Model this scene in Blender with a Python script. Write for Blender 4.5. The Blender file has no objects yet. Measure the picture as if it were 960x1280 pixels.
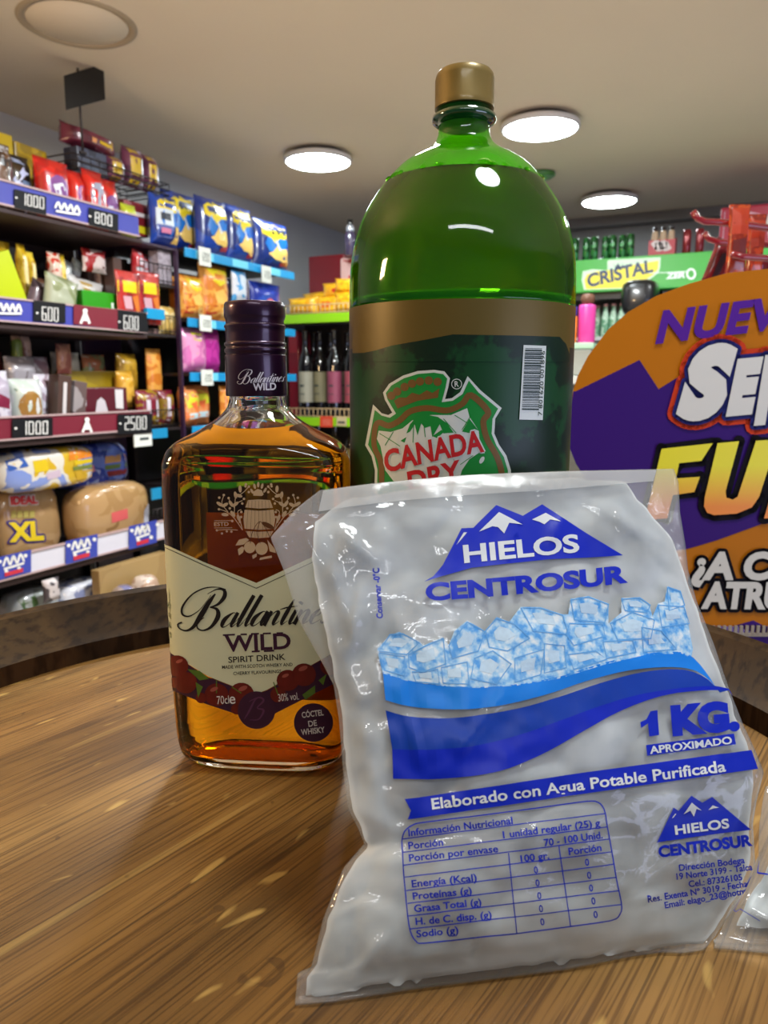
import bpy, bmesh, math, random
from mathutils import Vector, Matrix, noise
from mathutils.bvhtree import BVHTree

SC = bpy.context.scene
COL = SC.collection
PI = math.pi
R = random.Random(7)

# ------------------------------------------------------------------ camera
FPX = 940.0                       # focal length in pixels of the 960 x 1280 frame
PITCH = math.atan(163 / 940)
TH = math.atan(0.5 * math.cos(PITCH))      # the camera looks this far to the left of the shop's long axis
TABLE = 0.92                      # barrel head above the floor
CAMZ = TABLE + 0.23
CEIL = CAMZ + 1.25
O = Vector((0, 0, CAMZ))
cd = bpy.data.cameras.new('camera')
cam = bpy.data.objects.new('camera', cd)
COL.objects.link(cam)
cam.location = O
cam.rotation_euler = (PI / 2 - PITCH, 0, TH)
cd.sensor_fit = 'AUTO'
cd.sensor_width = 36
cd.lens = 36 * FPX / 1280
cd.clip_start = 0.02
cd.dof.use_dof = True
cd.dof.focus_distance = 0.40
cd.dof.aperture_fstop = 26.4 / 1.6
SC.camera = cam

# ------------------------------------------------------------------ light and exposure
w = bpy.data.worlds.new('world')
SC.world = w
w.use_nodes = True
bgn = w.node_tree.nodes['Background']
bgn.inputs[0].default_value = (0.78, 0.86, 1.0, 1)
bgn.inputs[1].default_value = 0.11
SC.view_settings.view_transform = 'Standard'
SC.view_settings.look = 'None'
SC.view_settings.gamma = 1
SC.view_settings.use_curve_mapping = False
SC.view_settings.exposure = 0.0
SC.cycles.max_bounces = 16
SC.cycles.transmission_bounces = 14
SC.cycles.transparent_max_bounces = 16
SC.cycles.diffuse_bounces = 4
SC.cycles.glossy_bounces = 4
SC.cycles.sample_clamp_indirect = 6


def area(name, loc, target, sx, sy, power, col):
    l = bpy.data.lights.new(name, 'AREA')
    l.shape = 'RECTANGLE'
    l.size, l.size_y = sx, sy
    l.energy = power
    l.color = col
    o = bpy.data.objects.new(name, l)
    COL.objects.link(o)
    o.location = loc
    o.rotation_euler = (Vector(target) - Vector(loc)).to_track_quat('-Z', 'Y').to_euler()
    return o


# bluish uplight added low behind the camera to the right, aimed at the ceiling
area('cool_ceiling_uplight', (3.0, 0.4, 0.75), (1.0, 2.4, 2.4), 3.0, 1.2, 48, (0.62, 0.68, 1.0))
# warm uplight added behind the camera to the left, for the ceiling's warm tint
area('warm_ceiling_uplight', (-1.7, -0.4, 1.6), (-1.2, 0.9, 2.4), 0.22, 0.22, 28, (1.0, 0.66, 0.33))
# strip lamp on the ceiling behind the camera
area('strip_lamp', (0.55, -0.75, 2.2), (0.1, 0.5, 0.9), 1.2, 0.07, 6, (0.95, 0.97, 1.0))
LAMP_STRENGTH = 52.0


def ceiling_light(name, x, y, power):
    o = area(name, (x, y, CEIL - 0.062), (x, y, 0), 0.35, 0.35, power, (0.94, 0.99, 1.0))
    o.data.shape = 'DISK'
    return o


# the lit lamps of the same ceiling grid that hang above and beside the picture
caustic_lamp = ceiling_light('lamp_above_frame', -1.045, 2.136, 82)
caustic_lamp.data.cycles.is_caustics_light = True
ceiling_light('lamp_beside_frame', 0.28, 3.83, 18)
ceiling_light('lamp_overhead', 0.2, 0.44, 13)


# ------------------------------------------------------------------ sight lines
def ray(px, py):
    """Direction in which the photograph's pixel (px, py) looks."""
    x = (px - 480) / FPX
    y = (640 - py) / FPX
    f = math.cos(PITCH) + y * math.sin(PITCH)
    u = y * math.cos(PITCH) - math.sin(PITCH)
    c, s = math.cos(TH), math.sin(TH)
    return Vector((x * c - f * s, x * s + f * c, u))


def on_axis(px, py, n, v):
    d = ray(px, py)
    return O + d * ((v - O[n]) / d[n])


def W(r, f, z=0.0):
    """A point given right of and ahead of the camera, z above the barrel head."""
    c, s = math.cos(TH), math.sin(TH)
    return Vector((r * c - f * s, r * s + f * c, TABLE + z))


def on_plane(px, py, p, n):
    d = ray(px, py)
    return O + d * ((p - O).dot(n) / d.dot(n))


def surf_axis(n, v):
    return lambda x, y: on_axis(x, y, n, v)


def surf_bvh(bvh, off, cx=None):
    def f(x, y):
        d = ray(x, y).normalized()
        hit, nor, i, dist = bvh.ray_cast(O, d)
        n = 0
        while hit is None and cx is not None and n < 20:       # just past the outline: slide inwards
            n += 1
            d = ray(x + (0.6 * n if x < cx else -0.6 * n), y).normalized()
            hit, nor, i, dist = bvh.ray_cast(O, d)
        if hit is None:
            hit, nor, i, dist = bvh.find_nearest(O + d * 0.42)
        if nor.dot(d) > 0:
            nor = -nor
        return hit + nor * off
    return f


# ------------------------------------------------------------------ materials
def lin(r, g, b):
    f = lambda c: (c / 255 / 12.92) if c <= 10 else ((c / 255 + 0.055) / 1.055) ** 2.4
    return (f(r), f(g), f(b), 1)


_M = {}


def mat(key, rgb, rough=0.5, metal=0.0, coat=0.0, spec=0.5, noise_amt=0.0, noise_scale=30, emit=None, estr=0):
    if key in _M:
        return _M[key]
    m = bpy.data.materials.new(key)
    m.use_nodes = True
    nt = m.node_tree
    b = nt.nodes['Principled BSDF']
    c = lin(*rgb)
    b.inputs['Base Color'].default_value = c
    b.inputs['Roughness'].default_value = rough
    b.inputs['Metallic'].default_value = metal
    b.inputs['Coat Weight'].default_value = coat
    b.inputs['Coat Roughness'].default_value = 0.12
    b.inputs['Specular IOR Level'].default_value = spec
    if noise_amt:
        tc = nt.nodes.new('ShaderNodeTexCoord')
        n = nt.nodes.new('ShaderNodeTexNoise')
        n.inputs['Scale'].default_value = noise_scale
        n.inputs['Detail'].default_value = 4
        mx = nt.nodes.new('ShaderNodeMix')
        mx.data_type = 'RGBA'
        nt.links.new(tc.outputs['Object'], n.inputs['Vector'])
        nt.links.new(n.outputs['Fac'], mx.inputs['Factor'])
        mx.inputs['A'].default_value = tuple(min(1, v * (1 - noise_amt)) for v in c[:3]) + (1,)
        mx.inputs['B'].default_value = tuple(min(1, v * (1 + noise_amt)) for v in c[:3]) + (1,)
        nt.links.new(mx.outputs['Result'], b.inputs['Base Color'])
    if emit:
        b.inputs['Emission Color'].default_value = lin(*emit)
        b.inputs['Emission Strength'].default_value = estr
    _M[key] = m
    return m


def wrapper(cols, scale=14.0, rough=0.28, seed=0.0, metal=0.0):
    """Glossy printed plastic: patches of a few ink colours in the wrapper's own coordinates."""
    key = 'wrapper_' + '_'.join('%02x%02x%02x' % c for c in cols) + '_%g_%g' % (scale, seed)
    if key in _M:
        return _M[key]
    m = bpy.data.materials.new('printed_wrapper')
    m.use_nodes = True
    nt = m.node_tree
    b = nt.nodes['Principled BSDF']
    b.inputs['Roughness'].default_value = rough
    b.inputs['Metallic'].default_value = metal
    b.inputs['Coat Weight'].default_value = 0.5
    b.inputs['Coat Roughness'].default_value = 0.1
    tc = nt.nodes.new('ShaderNodeTexCoord')
    mp = nt.nodes.new('ShaderNodeMapping')
    mp.inputs['Location'].default_value = (seed * 3.7, seed * 1.9, seed * 5.3)
    n = nt.nodes.new('ShaderNodeTexNoise')
    n.inputs['Scale'].default_value = scale
    n.inputs['Detail'].default_value = 1.5
    n.inputs['Distortion'].default_value = 0.8
    rp = nt.nodes.new('ShaderNodeValToRGB')
    rp.color_ramp.interpolation = 'CONSTANT'
    el = rp.color_ramp.elements
    lo, hi = 0.40, 0.64
    for i, c in enumerate(cols):
        pos = 0.0 if i == 0 else lo + (hi - lo) * (i - 1) / max(1, len(cols) - 2) + 0.08
        e = el[i] if i < 2 else el.new(pos)
        e.position = min(1, pos)
        e.color = lin(*c)
    nt.links.new(tc.outputs['Object'], mp.inputs['Vector'])
    nt.links.new(mp.outputs['Vector'], n.inputs['Vector'])
    nt.links.new(n.outputs['Fac'], rp.inputs['Fac'])
    nt.links.new(rp.outputs['Color'], b.inputs['Base Color'])
    _M[key] = m
    return m


def node_mat(key):
    m = bpy.data.materials.new(key)
    m.use_nodes = True
    nt = m.node_tree
    nt.nodes.clear()
    out = nt.nodes.new('ShaderNodeOutputMaterial')
    _M[key] = m
    return m, nt, out


# ------------------------------------------------------------------ mesh builder
class MB:
    def __init__(s):
        s.v, s.f, s.mi, s.mats, s.smooth = [], [], [], [], []

    def m(s, mt):
        if mt not in s.mats:
            s.mats.append(mt)
        return s.mats.index(mt)

    def add(s, verts, faces, mt, smooth=False):
        k = len(s.v)
        i = s.m(mt)
        s.v += [Vector(v) for v in verts]
        for f in faces:
            s.f.append(tuple(k + j for j in f))
            s.mi.append(i)
            s.smooth.append(smooth)
        return s

    def add_bm(s, bm, mt, smooth=False, M=None):
        bm.verts.index_update()
        vs = [(M @ v.co) if M else v.co.copy() for v in bm.verts]
        fs = [[v.index for v in f.verts] for f in bm.faces]
        bm.free()
        return s.add(vs, fs, mt, smooth)

    def box(s, c, sz, mt, bevel=0.0, M=None, seg=2):
        bm = bmesh.new()
        bmesh.ops.create_cube(bm, size=1)
        bmesh.ops.scale(bm, vec=sz, verts=bm.verts)
        if bevel:
            bmesh.ops.bevel(bm, geom=list(bm.edges), offset=bevel, segments=seg, affect='EDGES', profile=0.5)
        bmesh.ops.translate(bm, vec=c, verts=bm.verts)
        return s.add_bm(bm, mt, False, M)

    def lathe(s, prof, mt, n=32, c=(0, 0, 0), M=None, caps=True, smooth=True):
        vs, fs = [], []
        for (r, z) in prof:
            for k in range(n):
                a = 2 * PI * k / n
                vs.append(Vector((c[0] + r * math.cos(a), c[1] + r * math.sin(a), c[2] + z)))
        for i in range(len(prof) - 1):
            for k in range(n):
                k2 = (k + 1) % n
                fs.append((i * n + k, i * n + k2, (i + 1) * n + k2, (i + 1) * n + k))
        if caps:
            fs.append(tuple(reversed(range(n))))
            fs.append(tuple((len(prof) - 1) * n + k for k in range(n)))
        if M:
            vs = [M @ v for v in vs]
        return s.add(vs, fs, mt, smooth)

    def tube(s, pts, r, mt, n=8):
        pts = [Vector(p) for p in pts]
        vs, fs = [], []
        for i, p in enumerate(pts):
            t = (pts[min(i + 1, len(pts) - 1)] - pts[max(i - 1, 0)]).normalized()
            up = Vector((0, 0, 1)) if abs(t.z) < 0.9 else Vector((1, 0, 0))
            a = t.cross(up).normalized()
            b = a.cross(t).normalized()
            for k in range(n):
                q = 2 * PI * k / n
                vs.append(p + (a * math.cos(q) + b * math.sin(q)) * r)
        for i in range(len(pts) - 1):
            for k in range(n):
                k2 = (k + 1) % n
                fs.append((i * n + k, (i + 1) * n + k, (i + 1) * n + k2, i * n + k2))
        fs.append(tuple(range(n)))
        fs.append(tuple(reversed([(len(pts) - 1) * n + k for k in range(n)])))
        return s.add(vs, fs, mt, True)

    def prism(s, poly, fn0, fn1, mt):
        """Closed slab: polygon of 2D points, its two faces given by fn0 (front) and fn1 (back)."""
        n = len(poly)
        vs = [fn0(*p) for p in poly] + [fn1(*p) for p in poly]
        fs = [tuple(range(n)), tuple(reversed(range(n, 2 * n)))]
        fs += [(i, n + i, n + (i + 1) % n, (i + 1) % n) for i in range(n)]
        return s.add(vs, fs, mt)

    def obj(s, name, parent=None, loc=None, rot=None, fix=False, sharp=None):
        me = bpy.data.meshes.new(name)
        me.from_pydata([tuple(v) for v in s.v], [], s.f)
        for mt in s.mats:
            me.materials.append(mt)
        me.polygons.foreach_set('material_index', s.mi)
        me.polygons.foreach_set('use_smooth', s.smooth)
        me.update()
        if fix:
            bm = bmesh.new()
            bm.from_mesh(me)
            bmesh.ops.recalc_face_normals(bm, faces=bm.faces)
            bm.to_mesh(me)
            bm.free()
        if sharp:
            me.set_sharp_from_angle(angle=math.radians(sharp))
        o = bpy.data.objects.new(name, me)
        COL.objects.link(o)
        if parent:
            o.parent = parent
        if loc is not None:
            o.location = loc
        if rot is not None:
            o.rotation_euler = rot
        return o

    def bvh(s):
        return BVHTree.FromPolygons([tuple(v) for v in s.v], s.f)


def tag(o, label, cat, group=None, kind=None):
    o['label'] = label
    o['category'] = cat
    if group:
        o['group'] = group
    if kind:
        o['kind'] = kind
    return o


def struct(o):
    o['kind'] = 'structure'
    return o


def thing(name, label, cat, loc=(0, 0, 0), rz=0.0, group=None):
    o = bpy.data.objects.new(name, None)
    o.empty_display_size = 0.05
    COL.objects.link(o)
    o.location = loc
    o.rotation_euler = (0, 0, rz)
    return tag(o, label, cat, group)


def dup(o, loc, label=None, rz=None, group=None, scale=None):
    c = o.copy()
    COL.objects.link(c)
    c.location = loc
    if rz is not None:
        c.rotation_euler = (o.rotation_euler.x, o.rotation_euler.y, rz)
    if scale:
        c.scale = scale
    if label:
        c['label'] = label
    if group:
        c['group'] = group
    for ch in [x for x in bpy.data.objects if x.parent == o]:
        d = ch.copy()
        COL.objects.link(d)
        d.parent = c
        for g in [x for x in bpy.data.objects if x.parent == ch]:
            e = g.copy()
            COL.objects.link(e)
            e.parent = d
    return c


# ------------------------------------------------------------------ ink: flat lettering and shapes laid on a surface
_TX = {}


def text_shape(body, bold=0.0, shear=0.0, space=1.0, res=4):
    key = (body, bold, shear, space, res)
    if key in _TX:
        return _TX[key]
    cu = bpy.data.curves.new('lettering', 'FONT')
    cu.body = body
    cu.size = 1.0
    cu.offset = bold
    cu.shear = shear
    cu.space_character = space
    cu.resolution_u = res
    o = bpy.data.objects.new('lettering', cu)
    COL.objects.link(o)
    dg = bpy.context.evaluated_depsgraph_get()
    me = bpy.data.meshes.new_from_object(o.evaluated_get(dg))
    vs = [(v.co.x, v.co.y) for v in me.vertices]
    fs = [tuple(p.vertices) for p in me.polygons]
    bpy.data.objects.remove(o)
    bpy.data.curves.remove(cu)
    bpy.data.meshes.remove(me)
    if vs:
        x0 = min(v[0] for v in vs)
        x1 = max(v[0] for v in vs)
    else:
        x0, x1 = 0, 1
    cap = 0.682
    vs = [((x - x0) / (x1 - x0), y / cap) for x, y in vs]
    _TX[key] = (vs, fs)
    return vs, fs


def catmull(pts, n=8):
    if len(pts) < 3:
        return [tuple(p) for p in pts]
    out = []
    P = [pts[0]] + list(pts) + [pts[-1]]
    for i in range(1, len(P) - 2):
        for k in range(n):
            t = k / n
            q = []
            for a, b, c, d in zip(P[i - 1], P[i], P[i + 1], P[i + 2]):
                q.append(0.5 * (2 * b + (c - a) * t + (2 * a - 5 * b + 4 * c - d) * t * t + (3 * b - a - 3 * c + d) * t ** 3))
            out.append(tuple(q))
    out.append(tuple(pts[-1]))
    return out


class Ink:
    """2D outlines (y down, as on paper seen from the front), later laid on a surface."""

    def __init__(s):
        s.v, s.f = [], []

    def add(s, vs, fs):
        k = len(s.v)
        s.v += [(float(a), float(b)) for a, b in vs]
        s.f += [tuple(k + i for i in f) for f in fs]
        return s

    def poly(s, pts):
        return s.add(pts, [tuple(range(len(pts)))])

    def rect(s, x0, y0, x1, y1):
        return s.poly([(x0, y0), (x1, y0), (x1, y1), (x0, y1)])

    def disc(s, x, y, r, ry=None, n=18, rot=0.0):
        ry = ry or r
        c, q = math.cos(rot), math.sin(rot)
        return s.poly([(x + r * math.cos(2 * PI * k / n) * c - ry * math.sin(2 * PI * k / n) * q,
                        y + r * math.cos(2 * PI * k / n) * q + ry * math.sin(2 * PI * k / n) * c) for k in range(n)])

    def stroke(s, pts, wd=None, smooth=True, n=8, close=False):
        """Ribbon along points (x, y) or (x, y, width)."""
        P = [(p[0], p[1], (p[2] if len(p) > 2 else wd)) for p in pts]
        if close:
            P = P + [P[0]]
        if smooth:
            P = catmull(P, n)
        L, Rr = [], []
        for i, p in enumerate(P):
            a = P[max(i - 1, 0)]
            b = P[min(i + 1, len(P) - 1)]
            if close and i in (0, len(P) - 1):
                a, b = P[-2], P[1]
            dx, dy = b[0] - a[0], b[1] - a[1]
            l = math.hypot(dx, dy) or 1
            h = max(p[2], 0.05) / 2
            L.append((p[0] - dy / l * h, p[1] + dx / l * h))
            Rr.append((p[0] + dy / l * h, p[1] - dx / l * h))
        k = len(P)
        return s.add(L + Rr, [(i, i + 1, k + i + 1, k + i) for i in range(k - 1)])

    def text(s, body, p0, p1, h, bold=0.0, shear=0.0, up=None, space=1.0, res=4, arc=0.0, halo=0.0):
        vs, fs = text_shape(body, bold, shear, space, res)
        ax, ay = p1[0] - p0[0], p1[1] - p0[1]
        l = math.hypot(ax, ay)
        if up is None:
            ux, uy = ay / l, -ax / l
        else:
            ul = math.hypot(*up)
            ux, uy = up[0] / ul, up[1] / ul
        out = []
        for a, b in vs:
            bend = -arc * 4 * a * (1 - a)
            out.append((p0[0] + ax * a + ux * b * h, p0[1] + ay * a + uy * b * h + bend))
        if halo:
            cnt = {}
            for f in fs:
                for i in range(len(f)):
                    e = (f[i], f[(i + 1) % len(f)])
                    e = (min(e), max(e))
                    cnt[e] = cnt.get(e, 0) + 1
            for (a, b), c in cnt.items():
                if c == 1:
                    A, B = out[a], out[b]
                    if math.hypot(A[0] - B[0], A[1] - B[1]) > 1e-6:
                        s.stroke([A, B], halo * 2, smooth=False)
                    s.disc(A[0], A[1], halo, n=10)
        return s.add(out, fs)

    def emit(s, mb, mt, surf, step=None, smooth=False):
        bm = bmesh.new()
        vs = [bm.verts.new((x, y, 0)) for x, y in s.v]
        for f in s.f:
            if len(set(f)) > 2:
                try:
                    bm.faces.new([vs[i] for i in f])
                except ValueError:
                    pass
        bm.normal_update()
        bmesh.ops.triangulate(bm, faces=[f for f in bm.faces if len(f.verts) > 4])
        if step and bm.verts:
            xs = [v.co.x for v in bm.verts]
            ys = [v.co.y for v in bm.verts]
            for n, (lo, hi) in enumerate(((min(xs), max(xs)), (min(ys), max(ys)))):
                q = math.floor(lo / step) * step + step
                while q < hi:
                    co = (q, 0, 0) if n == 0 else (0, q, 0)
                    no = (1, 0, 0) if n == 0 else (0, 1, 0)
                    bmesh.ops.bisect_plane(bm, geom=bm.verts[:] + bm.edges[:] + bm.faces[:], plane_co=co, plane_no=no, dist=1e-5)
                    q += step
        bm.verts.index_update()
        V = [surf(v.co.x, v.co.y) for v in bm.verts]
        F = [[v.index for v in f.verts] for f in bm.faces]
        bm.free()
        mb.add(V, F, mt, smooth)
        return mb


def K(ox, oy, sc, pts):
    return [(ox + p[0] * sc, oy + p[1] * sc) + ((p[2] * sc,) if len(p) > 2 else ()) for p in pts]


SEG = {'0': 'abcdef', '1': 'bc', '2': 'abged', '3': 'abgcd', '4': 'fgbc', '5': 'afgcd', '6': 'afgedc', '7': 'abc', '8': 'abcdefg', '9': 'abfgcd'}


def digits(ink, txt, x0, y0, x1, y1, slope=0.0, wd=0.2):
    """Seven-segment price digits in the box x0..x1, y0..y1 (y0 the top), rising or falling by slope."""
    n = len(txt)
    cw = (x1 - x0) / n
    h = y1 - y0
    t = wd * cw

    def P(x, y):
        return (x, y + slope * (x - x0))
    for i, ch in enumerate(txt):
        a, b = x0 + i * cw + cw * 0.1, x0 + (i + 1) * cw - cw * 0.1
        ym = (y0 + y1) / 2
        if ch == '.':
            ink.poly([P(a + t, ym - t), P(a + 2.4 * t, ym), P(a + t, ym + t), P(a, ym)])
            continue
        seg = {'a': (a, y0, b, y0 + t), 'd': (a, y1 - t, b, y1), 'g': (a, ym - t / 2, b, ym + t / 2),
               'f': (a, y0, a + t, ym), 'e': (a, ym, a + t, y1), 'b': (b - t, y0, b, ym), 'c': (b - t, ym, b, y1)}
        for q in SEG[ch]:
            X0, Y0, X1, Y1 = seg[q]
            g = 0.12 * t
            ink.poly([P(X0 + g, Y0 + g), P(X1 - g, Y0 + g), P(X1 - g, Y1 - g), P(X0 + g, Y1 - g)])


GLYPH = {
    'a': (1.0, [[(.78, .86, .03), (.5, 1.0, .05), (.16, .62, .2), (.14, .2, .2), (.32, .02, .06), (.58, .22, .03), (.78, .7, .03)],
                [(.8, 1.0, .17), (.77, .5, .2), (.76, .2, .16), (.86, .02, .07), (1.08, .26, .02)]]),
    'l': (.56, [[(-.05, .2, .02), (.3, 1.2, .03), (.36, 2.15, .1)], [(.34, 2.15, .2), (.27, 1.0, .22), (.26, .25, .17), (.36, .02, .06), (.6, .28, .02)]]),
    'n': (1.0, [[(.12, 1.0, .16), (.1, .0, .2)], [(.1, .25, .03), (.32, .85, .04), (.54, .98, .1), (.64, .8, .2), (.62, .25, .18), (.72, .02, .06), (.98, .28, .02)]]),
    't': (.58, [[(.3, 1.75, .06), (.26, 1.0, .2), (.24, .25, .18), (.34, .02, .06), (.58, .28, .02)], [(-.3, 1.08, .03), (.1, 1.2, .08), (.75, 1.28, .03)]]),
    'i': (.56, [[(.26, 1.0, .17), (.24, .25, .18), (.34, .02, .06), (.58, .28, .02)], [(.34, 1.4, .2), (.38, 1.55, .2)]]),
    'e': (.8, [[(.16, .45, .03), (.5, .62, .04), (.56, .9, .06), (.38, 1.0, .05), (.15, .6, .2), (.18, .15, .16), (.38, .0, .05), (.8, .3, .02)]]),
    's': (.6, [[(.08, .2, .06), (.2, .02, .08), (.4, .15, .16), (.32, .5, .16), (.24, .75, .1), (.36, 1.0, .04), (.5, .85, .05)]]),
}
B_STROKES = [
    [(345, 68, 2), (300, 57, 3), (235, 62, 5), (170, 95, 6), (122, 155, 8), (120, 198, 8), (155, 208, 5), (205, 178, 3), (245, 130, 2), (268, 98, 2)],
    [(290, 92, 6), (258, 135, 17), (215, 205, 21), (178, 262, 14), (140, 283, 7), (105, 272, 5), (97, 250, 6), (118, 240, 6)],
    [(250, 92, 2), (298, 68, 5), (335, 72, 12), (338, 105, 17), (305, 145, 10), (262, 162, 4)],
    [(262, 162, 3), (298, 172, 12), (304, 210, 19), (270, 262, 12), (228, 282, 6), (198, 270, 6), (200, 240, 4), (232, 215, 3)],
]


def script_word(ink, M):
    """The script word of the whisky label; M maps its design units to the drawing."""
    s0 = M((0, 0))
    s1 = M((100, 0))
    k = math.hypot(s1[0] - s0[0], s1[1] - s0[1]) / 100
    for st in B_STROKES:
        ink.stroke([M((x, y)) + (q * k * 1.3,) for x, y, q in st], n=6)
    x = 312.0
    base = 268.0
    for ch in 'allantines':
        wdt, strokes = GLYPH[ch]
        xh = 76.0
        sx = 79.0
        for st in strokes:
            pts = []
            for a, b, q in st:
                X = x + a * sx + b * xh * 0.52 - 6
                Y = base - b * xh - (x + a * sx - 312) * 0.045
                pts.append(M((X, Y)) + (q * 76 * k * 1.3,))
            ink.stroke(pts, n=5)
        if ch == 'n' and x > 600:
            ink.disc(*M((x + 30, base - 1.75 * xh)), 5 * k, n=8)
        x += wdt * sx * (0.93)

# ================================================================== ROOM
XL, YB = -3.295, 6.31
SXB = -2.90                       # backs of the shelving              # left wall and back wall
XR, YF = 3.4, -2.4


def plaster(key, rgb):
    m, nt, out = node_mat(key)
    b = nt.nodes.new('ShaderNodeBsdfPrincipled')
    b.inputs['Roughness'].default_value = 0.75
    tc = nt.nodes.new('ShaderNodeTexCoord')
    n = nt.nodes.new('ShaderNodeTexNoise')
    n.inputs['Scale'].default_value = 1.3
    n.inputs['Detail'].default_value = 5
    rp = nt.nodes.new('ShaderNodeValToRGB')
    c = lin(*rgb)
    rp.color_ramp.elements[0].color = tuple(v * 0.93 for v in c[:3]) + (1,)
    rp.color_ramp.elements[1].color = tuple(min(1, v * 1.05) for v in c[:3]) + (1,)
    bp = nt.nodes.new('ShaderNodeBump')
    bp.inputs['Strength'].default_value = 0.05
    n2 = nt.nodes.new('ShaderNodeTexNoise')
    n2.inputs['Scale'].default_value = 60
    nt.links.new(tc.outputs['Object'], n.inputs['Vector'])
    nt.links.new(tc.outputs['Object'], n2.inputs['Vector'])
    nt.links.new(n.outputs['Fac'], rp.inputs['Fac'])
    nt.links.new(rp.outputs['Color'], b.inputs['Base Color'])
    nt.links.new(n2.outputs['Fac'], bp.inputs['Height'])
    nt.links.new(bp.outputs['Normal'], b.inputs['Normal'])
    nt.links.new(b.outputs['BSDF'], out.inputs['Surface'])
    return m


m_ceil = plaster('ceiling_paint', (226, 212, 190))
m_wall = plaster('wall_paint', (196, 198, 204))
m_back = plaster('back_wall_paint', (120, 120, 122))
m_floor = mat('floor_tile', (190, 178, 160), 0.35, noise_amt=0.15, noise_scale=3)

struct(MB().box(((XL + XR) / 2, (YB + YF) / 2, -0.05), (XR - XL + 0.2, YB - YF + 0.2, 0.1), m_floor).obj('floor'))
struct(MB().box(((XL + XR) / 2, (YB + YF) / 2, CEIL + 0.06), (XR - XL + 0.2, YB - YF + 0.2, 0.12), m_ceil).obj('ceiling'))
struct(MB().box((XL - 0.05, (YB + YF) / 2, CEIL / 2), (0.1, YB - YF + 0.2, CEIL), m_wall).obj('wall_left'))
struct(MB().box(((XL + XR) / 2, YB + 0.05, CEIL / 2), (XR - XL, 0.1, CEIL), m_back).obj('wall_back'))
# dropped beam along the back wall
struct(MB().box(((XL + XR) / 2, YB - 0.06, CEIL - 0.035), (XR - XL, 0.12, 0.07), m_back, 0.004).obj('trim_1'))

# ceiling lamps: a 1.1 x 1.48 m grid of round surface lamps
m_ring = mat('lamp_white_ring', (215, 215, 218), 0.4)
m_ringd = mat('recess_ring', (168, 152, 128), 0.6)
m_lit = mat('lamp_diffuser', (250, 252, 255), 0.4, emit=(240, 252, 255), estr=LAMP_STRENGTH)


def lamp(x, y, label, group=None):
    t = thing('ceiling_lamp', label, 'ceiling lamp', (x, y, CEIL), 0, group)
    MB().lathe([(0.145, 0.0), (0.150, -0.022), (0.02, -0.022)], mat('lamp_dark_base', (70, 68, 66), 0.6), 40).obj('lamp_base', t)
    MB().lathe([(0.02, -0.022), (0.176, -0.022), (0.187, -0.026), (0.189, -0.034), (0.189, -0.046), (0.185, -0.052), (0.178, -0.053), (0.174, -0.046), (0.02, -0.044)],
               m_ring, 56).obj('lamp_housing', t)
    MB().lathe([(0.1735, -0.049), (0.170, -0.053), (0.12, -0.057), (0.05, -0.0585), (0.002, -0.059)], m_lit, 48, caps=True).obj('diffuser', t)
    return t


lamp(-2.296, 3.83, 'lit round white ceiling lamp between the snack shelves and the big green bottle')
lamp(-1.045, 3.83, 'lit round white ceiling lamp just right of the gold bottle cap, largest of the three')
lamp(-1.011, 5.51, 'lit round white ceiling lamp near the back wall above the beer cooler')
t = thing('recessed_ring', 'unlit round recessed fitting flush in the ceiling above the shelves', 'ceiling fitting', (-2.262, 2.139, CEIL))
MB().lathe([(0.170, 0.002), (0.177, -0.006), (0.193, -0.008), (0.200, -0.004), (0.202, 0.002)], m_ringd, 48, caps=False).obj('rim', t, fix=True)
MB().lathe([(0.170, -0.001), (0.169, -0.003), (0.003, -0.0035)], m_ceil, 48).obj('cover_plate', t)
# green plastic fitting by the third lamp
t = thing('ceiling_detector', 'small translucent green disc fitting on the ceiling behind the green bottle', 'ceiling fitting', (-1.294, 4.77, CEIL))
MB().lathe([(0.07, 0), (0.09, -0.004), (0.092, -0.02), (0.07, -0.034), (0.02, -0.036)], mat('green_plastic', (70, 130, 62), 0.3, coat=0.5), 32).obj('body', t)
MB().lathe([(0.05, -0.03), (0.052, -0.038), (0.03, -0.041), (0.002, -0.0415)], mat('pale_green_plastic', (120, 190, 110), 0.3), 24).obj('lens', t)


# ================================================================== BARREL
BR, BF, RAD = -0.038, 0.384, 0.300
BC = W(BR, BF)
GR = TH + math.radians(53.6)


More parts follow.
